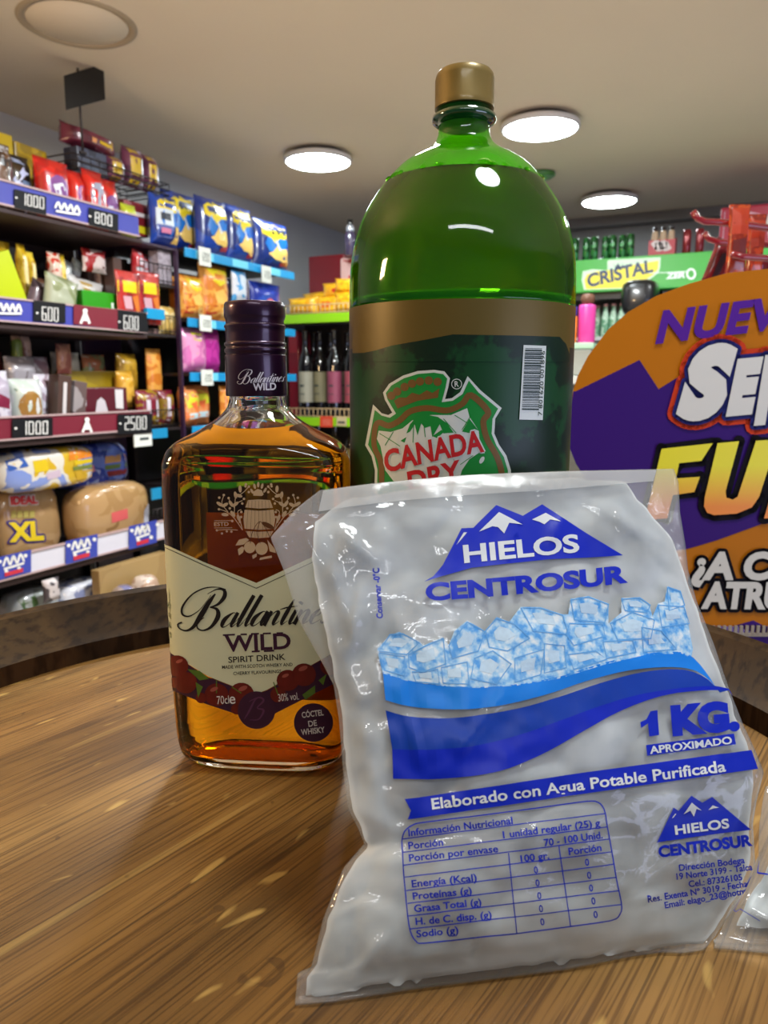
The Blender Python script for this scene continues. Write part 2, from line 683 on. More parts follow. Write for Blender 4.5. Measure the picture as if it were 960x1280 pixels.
def wood_mat(key, dark, midc, light, plank=0.094, gx=3.0, gy=70.0, rough=0.42, flecks=True):
    m, nt, out = node_mat(key)
    N = nt.nodes.new
    Lk = nt.links.new
    b = N('ShaderNodeBsdfPrincipled')
    tc = N('ShaderNodeTexCoord')

    def mapping(sx, sy, sz=1.0, rot=0.0):
        q = N('ShaderNodeMapping')
        q.inputs['Scale'].default_value = (sx, sy, sz)
        q.inputs['Rotation'].default_value = (0, 0, rot)
        Lk(tc.outputs['Object'], q.inputs['Vector'])
        return q.outputs['Vector']

    def noise_n(vec, scale=1.0, detail=4.0, dist=0.0):
        q = N('ShaderNodeTexNoise')
        q.inputs['Scale'].default_value = scale
        q.inputs['Detail'].default_value = detail
        q.inputs['Distortion'].default_value = dist
        Lk(vec, q.inputs['Vector'])
        return q.outputs['Fac']

    def ramp(fac, stops):
        q = N('ShaderNodeValToRGB')
        for i, (p, c) in enumerate(stops):
            e = q.color_ramp.elements[i] if i < 2 else q.color_ramp.elements.new(p)
            e.position = p
            e.color = c
        Lk(fac, q.inputs['Fac'])
        return q.outputs['Color']

    def mixc(f, a, c, mode='MIX'):
        q = N('ShaderNodeMix')
        q.data_type = 'RGBA'
        q.blend_type = mode
        if isinstance(f, float):
            q.inputs['Factor'].default_value = f
        else:
            Lk(f, q.inputs['Factor'])
        for s_, v in (('A', a), ('B', c)):
            if isinstance(v, tuple):
                q.inputs[s_].default_value = v
            else:
                Lk(v, q.inputs[s_])
        return q.outputs['Result']

    D, Mi, Li = lin(*dark), lin(*midc), lin(*light)
    base = ramp(noise_n(mapping(gx * 1.2, gy * 0.25), 1.0, 5, 0.4), [(0.28, D), (0.5, Mi), (0.72, Li)])
    fine = ramp(noise_n(mapping(gx * 4, gy * 9), 1.0, 3), [(0.38, (0.36, 0.31, 0.25, 1)), (0.52, (1, 1, 1, 1))])
    col = mixc(0.78, base, fine, 'MULTIPLY')
    blot = ramp(noise_n(mapping(7, 7), 1.0, 3), [(0.3, (0.72, 0.70, 0.66, 1)), (0.7, (1.12, 1.1, 1.06, 1))])
    col = mixc(0.8, col, blot, 'MULTIPLY')
    if flecks:
        fl = ramp(noise_n(mapping(30, 75, 1, 0.9), 1.0, 1.5, 0.4), [(0.68, (0, 0, 0, 1)), (0.74, (1, 1, 1, 1))])
        col = mixc(fl, col, mixc(0.5, col, lin(205, 170, 95)))
        st = ramp(noise_n(mapping(2.6, 60, 1, 0.06), 1.0, 1.0, 0.3), [(0.71, (0, 0, 0, 1)), (0.735, (1, 1, 1, 1))])
        col = mixc(st, col, mixc(0.2, col, lin(205, 170, 95)))
        # scuffs and dents
        dn = ramp(noise_n(mapping(40, 40, 1, 0.3), 1.0, 1.0, 1.2), [(0.24, (1, 1, 1, 1)), (0.27, (0, 0, 0, 1))])
        col = mixc(dn, col, mixc(0.5, col, lin(60, 40, 20)))
    if plank:
        sp = N('ShaderNodeSeparateXYZ')
        Lk(tc.outputs['Object'], sp.inputs[0])
        md = N('ShaderNodeMath')
        md.operation = 'PINGPONG'
        md.inputs[1].default_value = plank / 2
        Lk(sp.outputs['Y'], md.inputs[0])
        lt = N('ShaderNodeMath')
        lt.operation = 'LESS_THAN'
        lt.inputs[1].default_value = 0.0005
        Lk(md.outputs[0], lt.inputs[0])
        col = mixc(lt.outputs[0], col, mixc(0.55, col, lin(30, 20, 10)))
    bp = N('ShaderNodeBump')
    bp.inputs['Strength'].default_value = 0.25
    bp.inputs['Distance'].default_value = 0.0006
    Lk(noise_n(mapping(gx * 5, gy * 9), 1.0, 3), bp.inputs['Height'])
    Lk(bp.outputs['Normal'], b.inputs['Normal'])
    Lk(col, b.inputs['Base Color'])
    b.inputs['Roughness'].default_value = rough
    b.inputs['Specular IOR Level'].default_value = 0.4 if flecks else 0.08
    Lk(b.outputs['BSDF'], out.inputs['Surface'])
    return m


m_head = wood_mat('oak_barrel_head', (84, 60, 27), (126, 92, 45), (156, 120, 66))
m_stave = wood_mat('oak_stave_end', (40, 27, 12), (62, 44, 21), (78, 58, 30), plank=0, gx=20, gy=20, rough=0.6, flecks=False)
m_croze = wood_mat('shaded_stave_inside', (34, 22, 12), (52, 34, 18), (70, 46, 26), plank=0, gx=20, gy=20, rough=0.65, flecks=False)  # stave wood darkened in colour for the shade inside the rim
m_hoop = mat('black_iron_hoop', (48, 46, 45), 0.45, 0.9, noise_amt=0.2, noise_scale=20)
t = thing('barrel', 'upright oak barrel whose round head serves as a table', 'barrel', (BC.x, BC.y, 0), GR)
MB().lathe([(RAD + 0.002, TABLE - 0.03), (RAD + 0.002, TABLE - 0.001), (RAD - 0.002, TABLE), (0.1, TABLE), (0.0005, TABLE)], m_head, 128, smooth=False).obj('barrel_head', t).cycles.is_caustics_receiver = True
st = MB()
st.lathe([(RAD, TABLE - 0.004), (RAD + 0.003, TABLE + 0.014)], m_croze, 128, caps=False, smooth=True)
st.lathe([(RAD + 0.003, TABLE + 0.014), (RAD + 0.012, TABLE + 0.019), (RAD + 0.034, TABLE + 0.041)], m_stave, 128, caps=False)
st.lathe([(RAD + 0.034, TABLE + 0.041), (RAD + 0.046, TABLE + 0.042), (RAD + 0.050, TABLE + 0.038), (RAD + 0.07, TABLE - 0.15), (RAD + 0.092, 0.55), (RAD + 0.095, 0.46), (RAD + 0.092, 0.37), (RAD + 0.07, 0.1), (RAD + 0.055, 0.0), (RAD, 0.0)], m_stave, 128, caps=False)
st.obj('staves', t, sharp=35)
for z0, z1, r0, r1 in ((TABLE - 0.06, TABLE - 0.02, 0.0555, 0.0535), (0.66, 0.71, 0.0855, 0.0805), (0.21, 0.26, 0.0805, 0.0855), (0.02, 0.06, 0.0585, 0.065)):
    MB().lathe([(RAD + r0 + 0.003, z0), (RAD + r0 + 0.006, z0), (RAD + r1 + 0.006, z1), (RAD + r1 + 0.003, z1)], m_hoop, 96, caps=False).obj('hoop', t, fix=True)


# ================================================================== WHISKY BOTTLE
def glass_mat(key, col, ior, rough=0.0):
    m, nt, out = node_mat(key)
    g = nt.nodes.new('ShaderNodeBsdfGlass')
    g.inputs['Color'].default_value = col
    g.inputs['IOR'].default_value = ior
    g.inputs['Roughness'].default_value = rough
    nt.links.new(g.outputs['BSDF'], out.inputs['Surface'])
    return m


def thin_fresnel(nt, f0=0.04):
    """Reflectance of a thin film, the same from both sides."""
    lw = nt.nodes.new('ShaderNodeLayerWeight')
    lw.inputs['Blend'].default_value = 0.5
    pw = nt.nodes.new('ShaderNodeMath')
    pw.operation = 'POWER'
    pw.inputs[1].default_value = 4.0
    nt.links.new(lw.outputs['Facing'], pw.inputs[0])
    ma = nt.nodes.new('ShaderNodeMath')
    ma.operation = 'MULTIPLY_ADD'
    ma.inputs[1].default_value = 0.6
    ma.inputs[2].default_value = f0
    nt.links.new(pw.outputs[0], ma.inputs[0])
    return ma.outputs[0]


m_glass = glass_mat('clear_bottle_glass', (0.97, 0.975, 0.95, 1), 1.5)
m_whisky = glass_mat('amber_whisky', (0.88, 0.545, 0.08, 1), 1.36 / 1.5)
m_air = glass_mat('air_in_the_neck', (1, 1, 1, 1), 1 / 1.5)
WC = W(-0.0735, 0.4405, 0.0006)
WYAW = TH - math.radians(5)


def rings(prof, n=96):
    """Stack of super-ellipse rings (z, half width, half depth, exponent) as one closed skin."""
    vs, fs = [], []
    for z, a, b, e in prof:
        for k in range(n):
            q = 2 * PI * k / n
            c, s_ = math.cos(q), math.sin(q)
            # even spacing along a rounded rectangle
            rr = (abs(c) ** e + abs(s_) ** e) ** (-1 / e)
            vs.append(Vector((a * c * rr, b * s_ * rr, z)))
    m = len(prof)
    for i in range(m - 1):
        for k in range(n):
            k2 = (k + 1) % n
            fs.append((i * n + k, i * n + k2, (i + 1) * n + k2, (i + 1) * n + k))
    fs.append(tuple(reversed(range(n))))
    fs.append(tuple((m - 1) * n + k for k in range(n)))
    return vs, fs


def dense(prof, k=4):
    out = catmull(prof, k)
    return out


wp = [(0.0, .0405, .0215, 4), (.0012, .0440, .0250, 4), (.005, .0478, .0282, 4.2), (.010, .0504, .0298, 4.5), (.027, .0520, .0305, 4.8), (.075, .0528, .0309, 5),
      (.1375, .0529, .0309, 5), (.178, .0527, .0307, 5), (.186, .0519, .0302, 4.6), (.1915, .0495, .0292, 4.1), (.1965, .0438, .0272, 3.5), (.2025, .0322, .0236, 2.9),
      (.2085, .0232, .0202, 2.4), (.2135, .0182, .0174, 2.1), (.218, .0162, .0161, 2), (.225, .0156, .0156, 2), (.262, .0150, .0150, 2)]
liq = [(.0100, .026, .0110, 3.2), (.0075, .0380, .0205, 3.6), (.0090, .0455, .0254, 4.2), (.016, .0484, .0272, 4.6), (.022, .0486, .0272, 4.6), (.075, .0488, .0273, 4.8), (.1375, .0489, .0273, 4.8), (.174, .0486, .0270, 4.6),
       (.182, .0455, .0256, 4.2), (.188, .0425, .0243, 3.7), (.1935, .0370, .0223, 3.2), (.1995, .0280, .0196, 2.7), (.2025, .0240, .0182, 2.5)]
air = [(.2028, .0236, .0180, 2.5), (.2075, .0186, .0160, 2.3), (.2125, .0148, .0143, 2.1), (.217, .0132, .0132, 2), (.24, .0120, .0120, 2), (.258, .0115, .0115, 2)]
whisky = thing('whisky_bottle', 'flat amber whisky bottle with cream label and dark purple cap on the barrel', 'bottle', WC, WYAW)
wb = MB()
v_, f_ = rings(dense(wp))
wb.add(v_, f_, m_glass, True)
wbo = wb.obj('bottle_glass', whisky, sharp=70)
wl = MB()
v_, f_ = rings(dense(liq, 3))
for q in v_:                                   # dimpled foot of the bottle
    if q.z < .017:
        k_ = 1 + .020 * noise.noise(q * 260) * min(1, (.017 - q.z) / .004)
        q.x *= k_
        q.y *= k_
wl.add(v_, f_, m_whisky, True)
wlo = wl.obj('whisky', whisky, sharp=60)
for q in (wbo, wlo):
    q.cycles.is_caustics_caster = True
wa = MB()
v_, f_ = rings(dense(air, 3))
wa.add(v_, f_, m_air, True)
wa.obj('air_space', whisky, sharp=60)
# paper label on the back, seen through the whisky
vs, fs = [], []
nx_, nz_ = 18, 8
for j in range(nz_ + 1):
    z = .030 + (.150 - .030) * j / nz_
    for k in range(nx_ + 1):
        x = -.037 + .074 * k / nx_
        vs.append(Vector((x, .0309 * (1 - (abs(x) / .0526) ** 5) ** .2 + .0004, z)))
for j in range(nz_):
    for k in range(nx_):
        fs.append((j * (nx_ + 1) + k, (j + 1) * (nx_ + 1) + k, (j + 1) * (nx_ + 1) + k + 1, j * (nx_ + 1) + k + 1))
MB().add(vs, fs, mat('back_label_paper', (228, 206, 164), 0.6), True).obj('back_label', whisky)
m_cap = mat('purple_cap_metal', (48, 16, 46), 0.3, 0.55, coat=0.5)
cp = [(.0150, .2212), (.0174, .2213), (.0177, .2218), (.0175, .2440), (.0168, .2446), (.0168, .2452), (.0176, .2460), (.0176, .2476), (.0168, .2482), (.0167, .2488), (.0175, .2497), (.0175, .2508),
      (.0167, .2516), (.0168, .2560), (.0169, .2588), (.0174, .2596), (.0174, .2606), (.0165, .2614), (.0164, .2636), (.0171, .2650), (.0173, .2662), (.0173, .2700), (.0171, .2722), (.0164, .2733), (.0150, .2736), (.0005, .2736)]
wcap = MB().lathe(cp, m_cap, 72)
capo = wcap.obj('cap', whisky, sharp=45)
WM = Matrix.Translation(WC) @ Matrix.Rotation(WYAW, 4, 'Z')
WMI = WM.inverted()


def world_bvh(mb, M):
    return BVHTree.FromPolygons([tuple(M @ v) for v in mb.v], mb.f)


bv_w = world_bvh(wb, WM)
bv_wcap = world_bvh(wcap, WM)


def local(surf, MI):
    return lambda x, y: MI @ surf(x, y)


def wsurf(off):
    return local(surf_bvh(bv_w, off, 318), WMI)


m_cream = mat('cream_label_paper', (222, 226, 190), 0.5)
m_ink_black = mat('black_label_ink', (18, 18, 22), 0.45)
m_purple = mat('purple_label_ink', (56, 18, 52), 0.45)
m_white_ink = mat('white_label_ink', (225, 222, 220), 0.5)
m_cherry = mat('cherry_red_print', (104, 22, 22), 0.35, noise_amt=0.35, noise_scale=160)
m_cherry_hi = mat('cherry_shine_print', (165, 85, 75), 0.35)
m_leaf = mat('leaf_green_print', (88, 122, 42), 0.4, noise_amt=0.3, noise_scale=200)
m_frost = mat('cream_screen_print', (205, 176, 138), 0.55)

lab = MB()
i = Ink()
top = [(206, 680), (255, 702.5), (320.7, 728.5), (383, 699.5), (426, 680.5)]
bot = [(426.5, 810), (416, 816), (370, 842), (334, 862), (318, 868), (298, 860), (260, 845), (213, 816), (209.5, 812)]
i.poly(top[:3] + [(318, 868), (298, 860), (260, 845), (213, 816), (210, 812)])
i.poly(top[2:] + bot[:5])
i.emit(lab, m_cream, wsurf(.0003), 6, True)
i = Ink()                                                            # cherry band
lo = [(213.5, 862), (259, 880), (298, 893), (322, 903), (347, 890), (416, 855), (426, 846)]
i.poly([(211, 814), (260, 846), (318, 868), (322, 903), (298, 893), (259, 880), (213.5, 862)])
i.poly([(318, 868), (334, 863), (416, 817), (426.5, 811), (426, 846), (416, 855), (347, 890), (322, 903)])
i.emit(lab, m_purple, wsurf(.0004), 6, True)
lab.obj('front_label', whisky)
pr = MB()
i = Ink()
for x, y, r in ((222, 832, 14), (233, 853, 14), (271, 868, 15), (302, 868, 16), (360, 850, 14), (380, 843, 15), (348, 868, 10), (412, 832, 12), (219, 853, 7), (252, 872, 7), (296, 886, 7)):
    i.disc(x, y, r, r * 0.95)
i.emit(pr, m_cherry, wsurf(.00055), 8, True)
i = Ink()
for x, y, r in ((225, 826, 3), (268, 861, 3.5), (304, 860, 4), (379, 835, 4), (357, 844, 3)):
    i.disc(x, y, r * 1.5, r * 0.7, rot=-0.4)
i.emit(pr, m_cherry_hi, wsurf(.0006), None)
i = Ink()
for q in ([(235, 836), (250, 838), (262, 848), (250, 850)], [(245, 852), (254, 858), (248, 872)], [(378, 868), (394, 856), (394, 866), (382, 874)], [(398, 850), (408, 842), (404, 856)]):
    i.poly(q)
for q in ([(271, 866), (271, 850)], [(302, 866), (290, 858)], [(348, 868), (342, 852)]):
    i.stroke(q, 1.2, False)
i.emit(pr, m_leaf, wsurf(.00058), 8)
i = Ink()
i.disc(321, 887, 23.5, 23.5, 40)
i.disc(391.7, 902.5, 24, 24, 40)
i.emit(pr, m_purple, wsurf(.0007), 8, True)
i = Ink()
script_word(i, lambda p: (200 + p[0] * .2396, 720 + p[1] * .2396))
i.stroke([(206, 683.5), (255, 706), (320.7, 735), (383, 706), (426, 686.5)], 0.8, False)
i.text('SPIRIT DRINK', (286, 828), (357, 824), 7.2, 0.012)
i.text('MADE WITH SCOTCH WHISKY AND', (278, 835.5), (366, 832), 4.0, 0.012, res=2)
i.text('CHERRY FLAVOURINGS', (292, 843.5), (352, 840.5), 4.0, 0.012, res=2)
i.emit(pr, m_ink_black, wsurf(.0006), 10)
i = Ink()
# WILD with flared serifs
i.text('WILD', (282, 814), (364, 810), 19, 0.022)
for q in ((279, 793.5, 294, 792.8), (301, 792.7, 309, 792.4), (314, 792, 324, 791.6), (315, 814, 325, 813.5), (329, 791.6, 339, 791.2), (330, 813.5, 343, 812.8), (346, 791, 354, 790.8)):
    i.stroke([(q[0], q[1]), (q[2], q[3])], 2.0, False)
i.emit(pr, m_purple, wsurf(.0006), 10)
i = Ink()
i.text('70cl', (272, 879.5), (287, 878.5), 10, 0.0)
i.text('e', (287.5, 879), (295, 878.5), 13, 0.01)
i.text('30% vol.', (348.5, 876), (374, 873.5), 9, 0.0)
i.text('CÓCTEL', (378, 896.5), (404.5, 893), 7, 0.02)
i.text('DE', (386, 907.5), (396.5, 906), 7, 0.02)
i.text('WHISKY', (377, 918), (406, 914.5), 7, 0.02)
i.emit(pr, m_white_ink, wsurf(.0009), 10)
i = Ink()
i.stroke([(306, 898, 1), (312, 888, 2.4), (318, 876, 2), (322, 872, 1)], n=5)
i.stroke([(312, 876, 1), (324, 871, 2), (330, 875, 2.6), (322, 884, 1.4), (330, 887, 2.8), (324, 898, 1.6), (313, 899, 1)], n=5)
i.emit(pr, mat('seal_emboss', (92, 48, 86), 0.35), wsurf(.0009), 10)
pr.obj('label_print', whisky)

# cream screen print on the upper glass
fr = MB()
i = Ink()
E_ = lambda pts: K(255, 590, .15104, pts)
i.poly(E_([(365, 232), (455, 226), (548, 232), (572, 296), (455, 302), (343, 292)]))
i.poly(E_([(337, 312), (455, 320), (578, 312), (590, 390), (578, 470), (455, 478), (337, 468), (328, 390)]))
i.poly(E_([(345, 488), (455, 494), (575, 488), (545, 540), (455, 546), (375, 540)]))
for q in ([(408, 195), (412, 160), (445, 140), (480, 150), (495, 185), (480, 198)],):
    i.poly(E_(q))
for x, y, a in ((398, 158, -.5), (420, 118, -.25), (450, 104, 0), (482, 116, .25), (506, 150, .5)):
    X, Y = E_([(x, y)])[0]
    i.disc(X, Y, 1.6, 3.6, 10, a)
for sx in (1, -1):
    def mx(p):
        x = p[0] if sx == 1 else 905 - p[0]
        return E_([(x, p[1])])[0]
    for st in ([(320, 480), (250, 380), (190, 330), (125, 305)], [(250, 380), (255, 280), (262, 200)], [(320, 480), (300, 400), (280, 330), (310, 310)], [(262, 210), (330, 165), (372, 120)],
               [(200, 330), (150, 260), (165, 195)], [(255, 300), (205, 220)], [(262, 260), (320, 235)]):
        i.stroke([mx(p) for p in st], 0.9, n=4)
    for x, y in ((165, 190), (128, 212), (125, 308), (205, 215), (215, 300), (318, 260), (310, 330), (332, 222), (348, 102), (372, 165), (372, 120), (345, 118), (308, 372), (298, 412), (235, 405)):
        i.disc(*mx((x, y)), 1.6, n=8)
    for x, y, a in ((130, 265, .6), (175, 272, -.5), (175, 352, .1), (240, 345, .9), (262, 190, 1.4), (290, 195, .3), (300, 140, 1.5), (262, 265, -.6), (225, 262, 1.0), (288, 380, 1.2)):
        X, Y = mx((x, y))
        i.disc(X, Y, 4.6, 2.1, 10, a if sx == 1 else -a)
i.disc(*E_([(380, 622)])[0], 7.2, 7.4)
i.disc(*E_([(478, 632)])[0], 7.8, 8.0)
for q in ([(262, 608), (290, 560), (350, 545), (375, 560), (330, 600)], [(290, 690), (280, 640), (315, 615), (335, 625), (325, 665)], [(525, 560), (590, 640), (595, 670), (545, 655)], [(405, 720), (400, 690), (440, 670), (435, 700)],
          [(460, 728), (465, 708), (560, 690), (565, 708)]):
    i.poly(E_(q))
i.stroke(E_([(85, 402), (235, 402)]), 0.7, False)
i.stroke(E_([(85, 462), (235, 460)]), 0.7, False)
i.stroke(E_([(110, 480), (200, 475), (280, 480)]), 0.8)
i.text('ESTD', E_([(85, 446)])[0], E_([(205, 444)])[0], 4.6, 0.02)
for x, y in ((108, 482), (150, 508), (190, 490), (228, 492)):
    i.disc(*E_([(x, y)])[0], 1.5, n=8)
i.emit(fr, m_frost, wsurf(.0003), 10)
i = Ink()
for k in range(7):
    x = 365 + k * 30
    i.stroke(E_([(x + (x - 455) * -.08, 236), (x + (x - 455) * .1, 470), (x, 540)]), 0.35)
i.stroke(E_([(385, 590), (405, 490), (465, 408), (520, 480), (545, 540)]), 0.7)
i.stroke(E_([(468, 590), (440, 500), (465, 408)]), 0.7)
i.disc(*E_([(530, 440)])[0], 8.5, 3, 12, 0.45)
i.emit(fr, mat('brown_gap_print', (96, 54, 16), 0.5), wsurf(.0006), 10)
fr.obj('screen_print', whisky)
cs = MB()
csurf = local(surf_bvh(bv_wcap, .0003, 314), WMI)
i = Ink()
script_word(i, lambda p: (297 + (p[0] - 97) * .0735, 478 + (p[1] - 270) * .0815 + 1))
i.text('WILD', (316.5, 488), (345, 487), 8.5, 0.03)
i.emit(cs, mat('silver_cap_ink', (205, 198, 205), 0.4), csurf, 5)
cs.obj('cap_print', whisky)

# ================================================================== SODA BOTTLE
SR, SF = 0.0438, 0.4415
SCN = W(SR, SF, 0.0006)
SM = Matrix.Translation(SCN)
SMI = SM.inverted()
m_pet, nt, out = node_mat('green_bottle_plastic')
tr = nt.nodes.new('ShaderNodeBsdfTransparent')
tr.inputs['Color'].default_value = (0.36, 0.84, 0.07, 1)
gl = nt.nodes.new('ShaderNodeBsdfGlossy')
gl.inputs['Roughness'].default_value = 0.04
tl = nt.nodes.new('ShaderNodeBsdfTranslucent')
tl.inputs['Color'].default_value = (0.22, 0.85, 0.03, 1)
mt_ = nt.nodes.new('ShaderNodeMixShader')
mt_.inputs[0].default_value = 0.34
nt.links.new(tr.outputs[0], mt_.inputs[1])
nt.links.new(tl.outputs[0], mt_.inputs[2])
fz = thin_fresnel(nt)
mx_ = nt.nodes.new('ShaderNodeMixShader')
nt.links.new(fz, mx_.inputs[0])
nt.links.new(mt_.outputs[0], mx_.inputs[1])
nt.links.new(gl.outputs[0], mx_.inputs[2])
nt.links.new(mx_.outputs[0], out.inputs['Surface'])
m_soda = glass_mat('ginger_ale', (0.64, 0.42, 0.20, 1), 1.33, 0.22)
m_bubble = glass_mat('pale_foam', (0.80, 0.95, 0.50, 1), 1.08)
sp_ = [(.0155, .390), (.0138, .3665), (.0140, .363), (.0150, .3600), (.0168, .3572), (.0215, .3535), (.0290, .3495), (.0350, .3455), (.0410, .3395), (.0465, .3330), (.0520, .3250), (.0565, .3165), (.0598, .307),
       (.0620, .297), (.0630, .287), (.0634, .276), (.0634, .268), (.0632, .262), (.0632, .120), (.0632, .070), (.0634, .062), (.0630, .045), (.0600, .022), (.0520, .006), (.0420, .0005), (.030, .004), (.004, .014)]
spd = [sp_[0]] + catmull(sp_[1:], 3)
soda = thing('soda_bottle', 'big green plastic soda bottle with gold cap and dark green label', 'bottle', SCN, TH)
SM = Matrix.Translation(SCN) @ Matrix.Rotation(TH, 4, 'Z')
SMI = SM.inverted()
sb = MB().lathe(spd, m_pet, 128, caps=False)
sb.obj('bottle_body', soda)
bv_s = world_bvh(sb, SM)
LV = 0.3355
lq = [(r - 0.0012, z) for r, z in spd if z < LV - 0.004 and z > 0.003]
lq = [(0.0005, LV), (0.0405, LV), (0.0425, LV - 0.0003), (0.0436, LV + .0006)] + [(r, z) for r, z in lq] + [(0.03, 0.012), (0.0005, 0.016)]
MB().lathe(lq[::-1], m_soda, 128, caps=False).obj('soda', soda, fix=True, sharp=60)
fo = MB()
for k in range(46):
    a = -PI / 2 + R.uniform(-1.35, 1.35)
    r = 0.0432
    q = R.choice((0.0007, 0.0009, 0.0012, 0.0016))
    bm = bmesh.new()
    bmesh.ops.create_uvsphere(bm, u_segments=10, v_segments=6, radius=q)
    fo.add_bm(bm, m_bubble, True, Matrix.Translation((r * math.cos(a), r * math.sin(a), LV + q * 0.5)))
for a, q in ((-1.42, 0.0032), (-1.95, 0.0022)):
    bm = bmesh.new()
    bmesh.ops.create_uvsphere(bm, u_segments=16, v_segments=10, radius=q)
    fo.add_bm(bm, m_bubble, True, Matrix.Translation((0.0418 * math.cos(a), 0.0418 * math.sin(a), LV + q * 0.35)) @ Matrix.Diagonal((1.3, 1.3, 0.8, 1)))
fo.obj('foam_bubbles', soda)
m_gold = mat('gold_cap_plastic', (122, 102, 46), 0.38, 0.35, coat=0.2)
cap = MB()
n = 120
prof = [(.0154, .3752), (.0161, .3754), (.0161, .3782), (.0158, .3786), (.0158, .3900), (.0154, .3925), (.0142, .3940), (.0005, .3945)]
vs, fs = [], []
for r_, z in prof:
    for k in range(n):
        q = r_ + (0.00022 if k % 2 and 0.3785 < z < 0.391 else 0)
        vs.append((q * math.cos(2 * PI * k / n), q * math.sin(2 * PI * k / n), z))
for a in range(len(prof) - 1):
    for k in range(n):
        k2 = (k + 1) % n
        fs.append((a * n + k, a * n + k2, (a + 1) * n + k2, (a + 1) * n + k))
fs.append(tuple(reversed(range(n))))
cap.add(vs, fs, m_gold, True).obj('cap', soda, sharp=40)
MB().lathe([(.0140, .3668), (.0152, .3672), (.0173, .3690), (.0175, .3702), (.0173, .3716), (.0150, .3730), (.0150, .3752), (.0130, .3752), (.0130, .3668)], mat('dark_green_neck', (8, 62, 22), 0.1, coat=1.0), 72, caps=False).obj('neck_ring', soda, fix=True)

# label sleeve
m_lgreen, nt, out = node_mat('dark_green_map_label')
b = nt.nodes.new('ShaderNodeBsdfPrincipled')
b.inputs['Roughness'].default_value = 0.4
b.inputs['Specular IOR Level'].default_value = 0.35
tc = nt.nodes.new('ShaderNodeTexCoord')
nz = nt.nodes.new('ShaderNodeTexNoise')
nz.inputs['Scale'].default_value = 15
nz.inputs['Detail'].default_value = 7
nz.inputs['Roughness'].default_value = 0.6
rp = nt.nodes.new('ShaderNodeValToRGB')
el = rp.color_ramp.elements
el[0].position, el[0].color = 0.525, lin(6, 36, 18)
el[1].position, el[1].color = 0.55, lin(14, 66, 31)
nt.links.new(tc.outputs['Object'], nz.inputs['Vector'])
nt.links.new(nz.outputs['Fac'], rp.inputs['Fac'])
nt.links.new(rp.outputs['Color'], b.inputs['Base Color'])
nt.links.new(b.outputs['BSDF'], out.inputs['Surface'])
m_band = mat('bronze_label_band', (104, 86, 30), 0.42, 0.25)
zt = (SMI @ surf_bvh(bv_s, 0)(577, 373)).z
sl = MB()
sl.lathe([(.0636, 0.055), (.0636, zt - .022)], m_lgreen, 128, caps=False)
sl.lathe([(.0636, zt - .022), (.0636, zt)], m_band, 128, caps=False)
sl.obj('label_sleeve', soda, fix=True)
bv_sl = world_bvh(sl, SM)
ssurf = lambda off: local(surf_bvh(bv_sl, off, 577), SMI)
lp = MB()
i = Ink()
i.poly([(441, 392), (500, 384), (577, 382), (650, 383), (712, 388), (711.5, 443), (707, 430), (699, 421), (650, 419.5), (566, 418), (530, 425), (490, 432), (470, 438), (455, 441), (441, 441.5)])
i.emit(lp, m_band, ssurf(.0002), 5, True)
i = Ink()          # green body under the band's wavy edge
i.poly([(441, 441.5), (455, 441), (470, 438), (490, 432), (530, 425), (566, 418), (650, 419.5), (699, 421), (707, 430), (711.5, 443), (711, 452), (441, 452)])
i.emit(lp, m_lgreen, ssurf(.0003), 5, True)
S_ = lambda pts: K(440, 450, .22917, pts)
outer = [(75, 465), (97, 350), (118, 242), (165, 290), (200, 300), (222, 287), (183, 218), (172, 178), (205, 130), (280, 85), (360, 60), (450, 54), (505, 62), (535, 100), (525, 150), (508, 213), (545, 208), (590, 175), (630, 88),
         (700, 165), (815, 262), (780, 320), (775, 400), (800, 460), (840, 520), (865, 600), (862, 720), (800, 840), (650, 930), (480, 980), (300, 940), (160, 840), (125, 720), (128, 600), (110, 525)]
i = Ink()
i.poly(S_(outer))
m_lwhite = mat('white_sleeve_ink', (214, 222, 216), 0.4)
i.emit(lp, m_lwhite, ssurf(.0004), 5, True)
inner = [(92, 462), (112, 360), (128, 272), (165, 303), (210, 315), (243, 292), (197, 215), (188, 180), (217, 140), (285, 100), (362, 76), (448, 69), (498, 77), (520, 102), (511, 150), (490, 230), (550, 222), (603, 186), (637, 112),
         (690, 178), (795, 265), (765, 320), (760, 402), (786, 466), (826, 528), (848, 602), (845, 715), (790, 825), (645, 912), (480, 962), (305, 924), (172, 830), (140, 715), (143, 598), (125, 520)]
i = Ink()
i.poly(S_(inner))
m_lbright = mat('bright_green_sleeve_ink', (14, 140, 52), 0.4)
i.emit(lp, m_lbright, ssurf(.0005), 5, True)
i = Ink()
i.stroke(S_([(165, 700, 30), (162, 560, 30), (125, 465, 28), (140, 345, 30), (205, 358, 32), (265, 328, 32), (320, 280, 32), (410, 262, 32), (520, 275, 32), (600, 240, 32), (648, 192, 34), (740, 280, 34), (715, 335, 32), (735, 430, 32), (790, 530, 32), (815, 640, 32), (790, 780, 30)]), n=5)
i.poly(S_([(232, 222), (262, 204), (300, 205), (330, 178), (370, 190), (410, 165), (440, 180), (478, 155), (470, 205), (360, 222), (252, 265)]))
for x, y in ((218, 195), (250, 172), (290, 147), (330, 129), (373, 117), (420, 112), (468, 119)):
    i.disc(*S_([(x, y)])[0], 5.2, n=16)
i.emit(lp, mat('bronze_sleeve_ink', (118, 84, 34), 0.42), ssurf(.0006), 5)
i = Ink()
i.poly(S_([(140, 430), (150, 385), (215, 392), (280, 372), (330, 330), (430, 300), (540, 300), (628, 262), (640, 310), (690, 385), (700, 500), (640, 540), (600, 600), (570, 690), (330, 700), (230, 660), (185, 600), (160, 470)]))
i.disc(*S_([(707, 545)])[0], 2.6, 5, 10, 0.5)
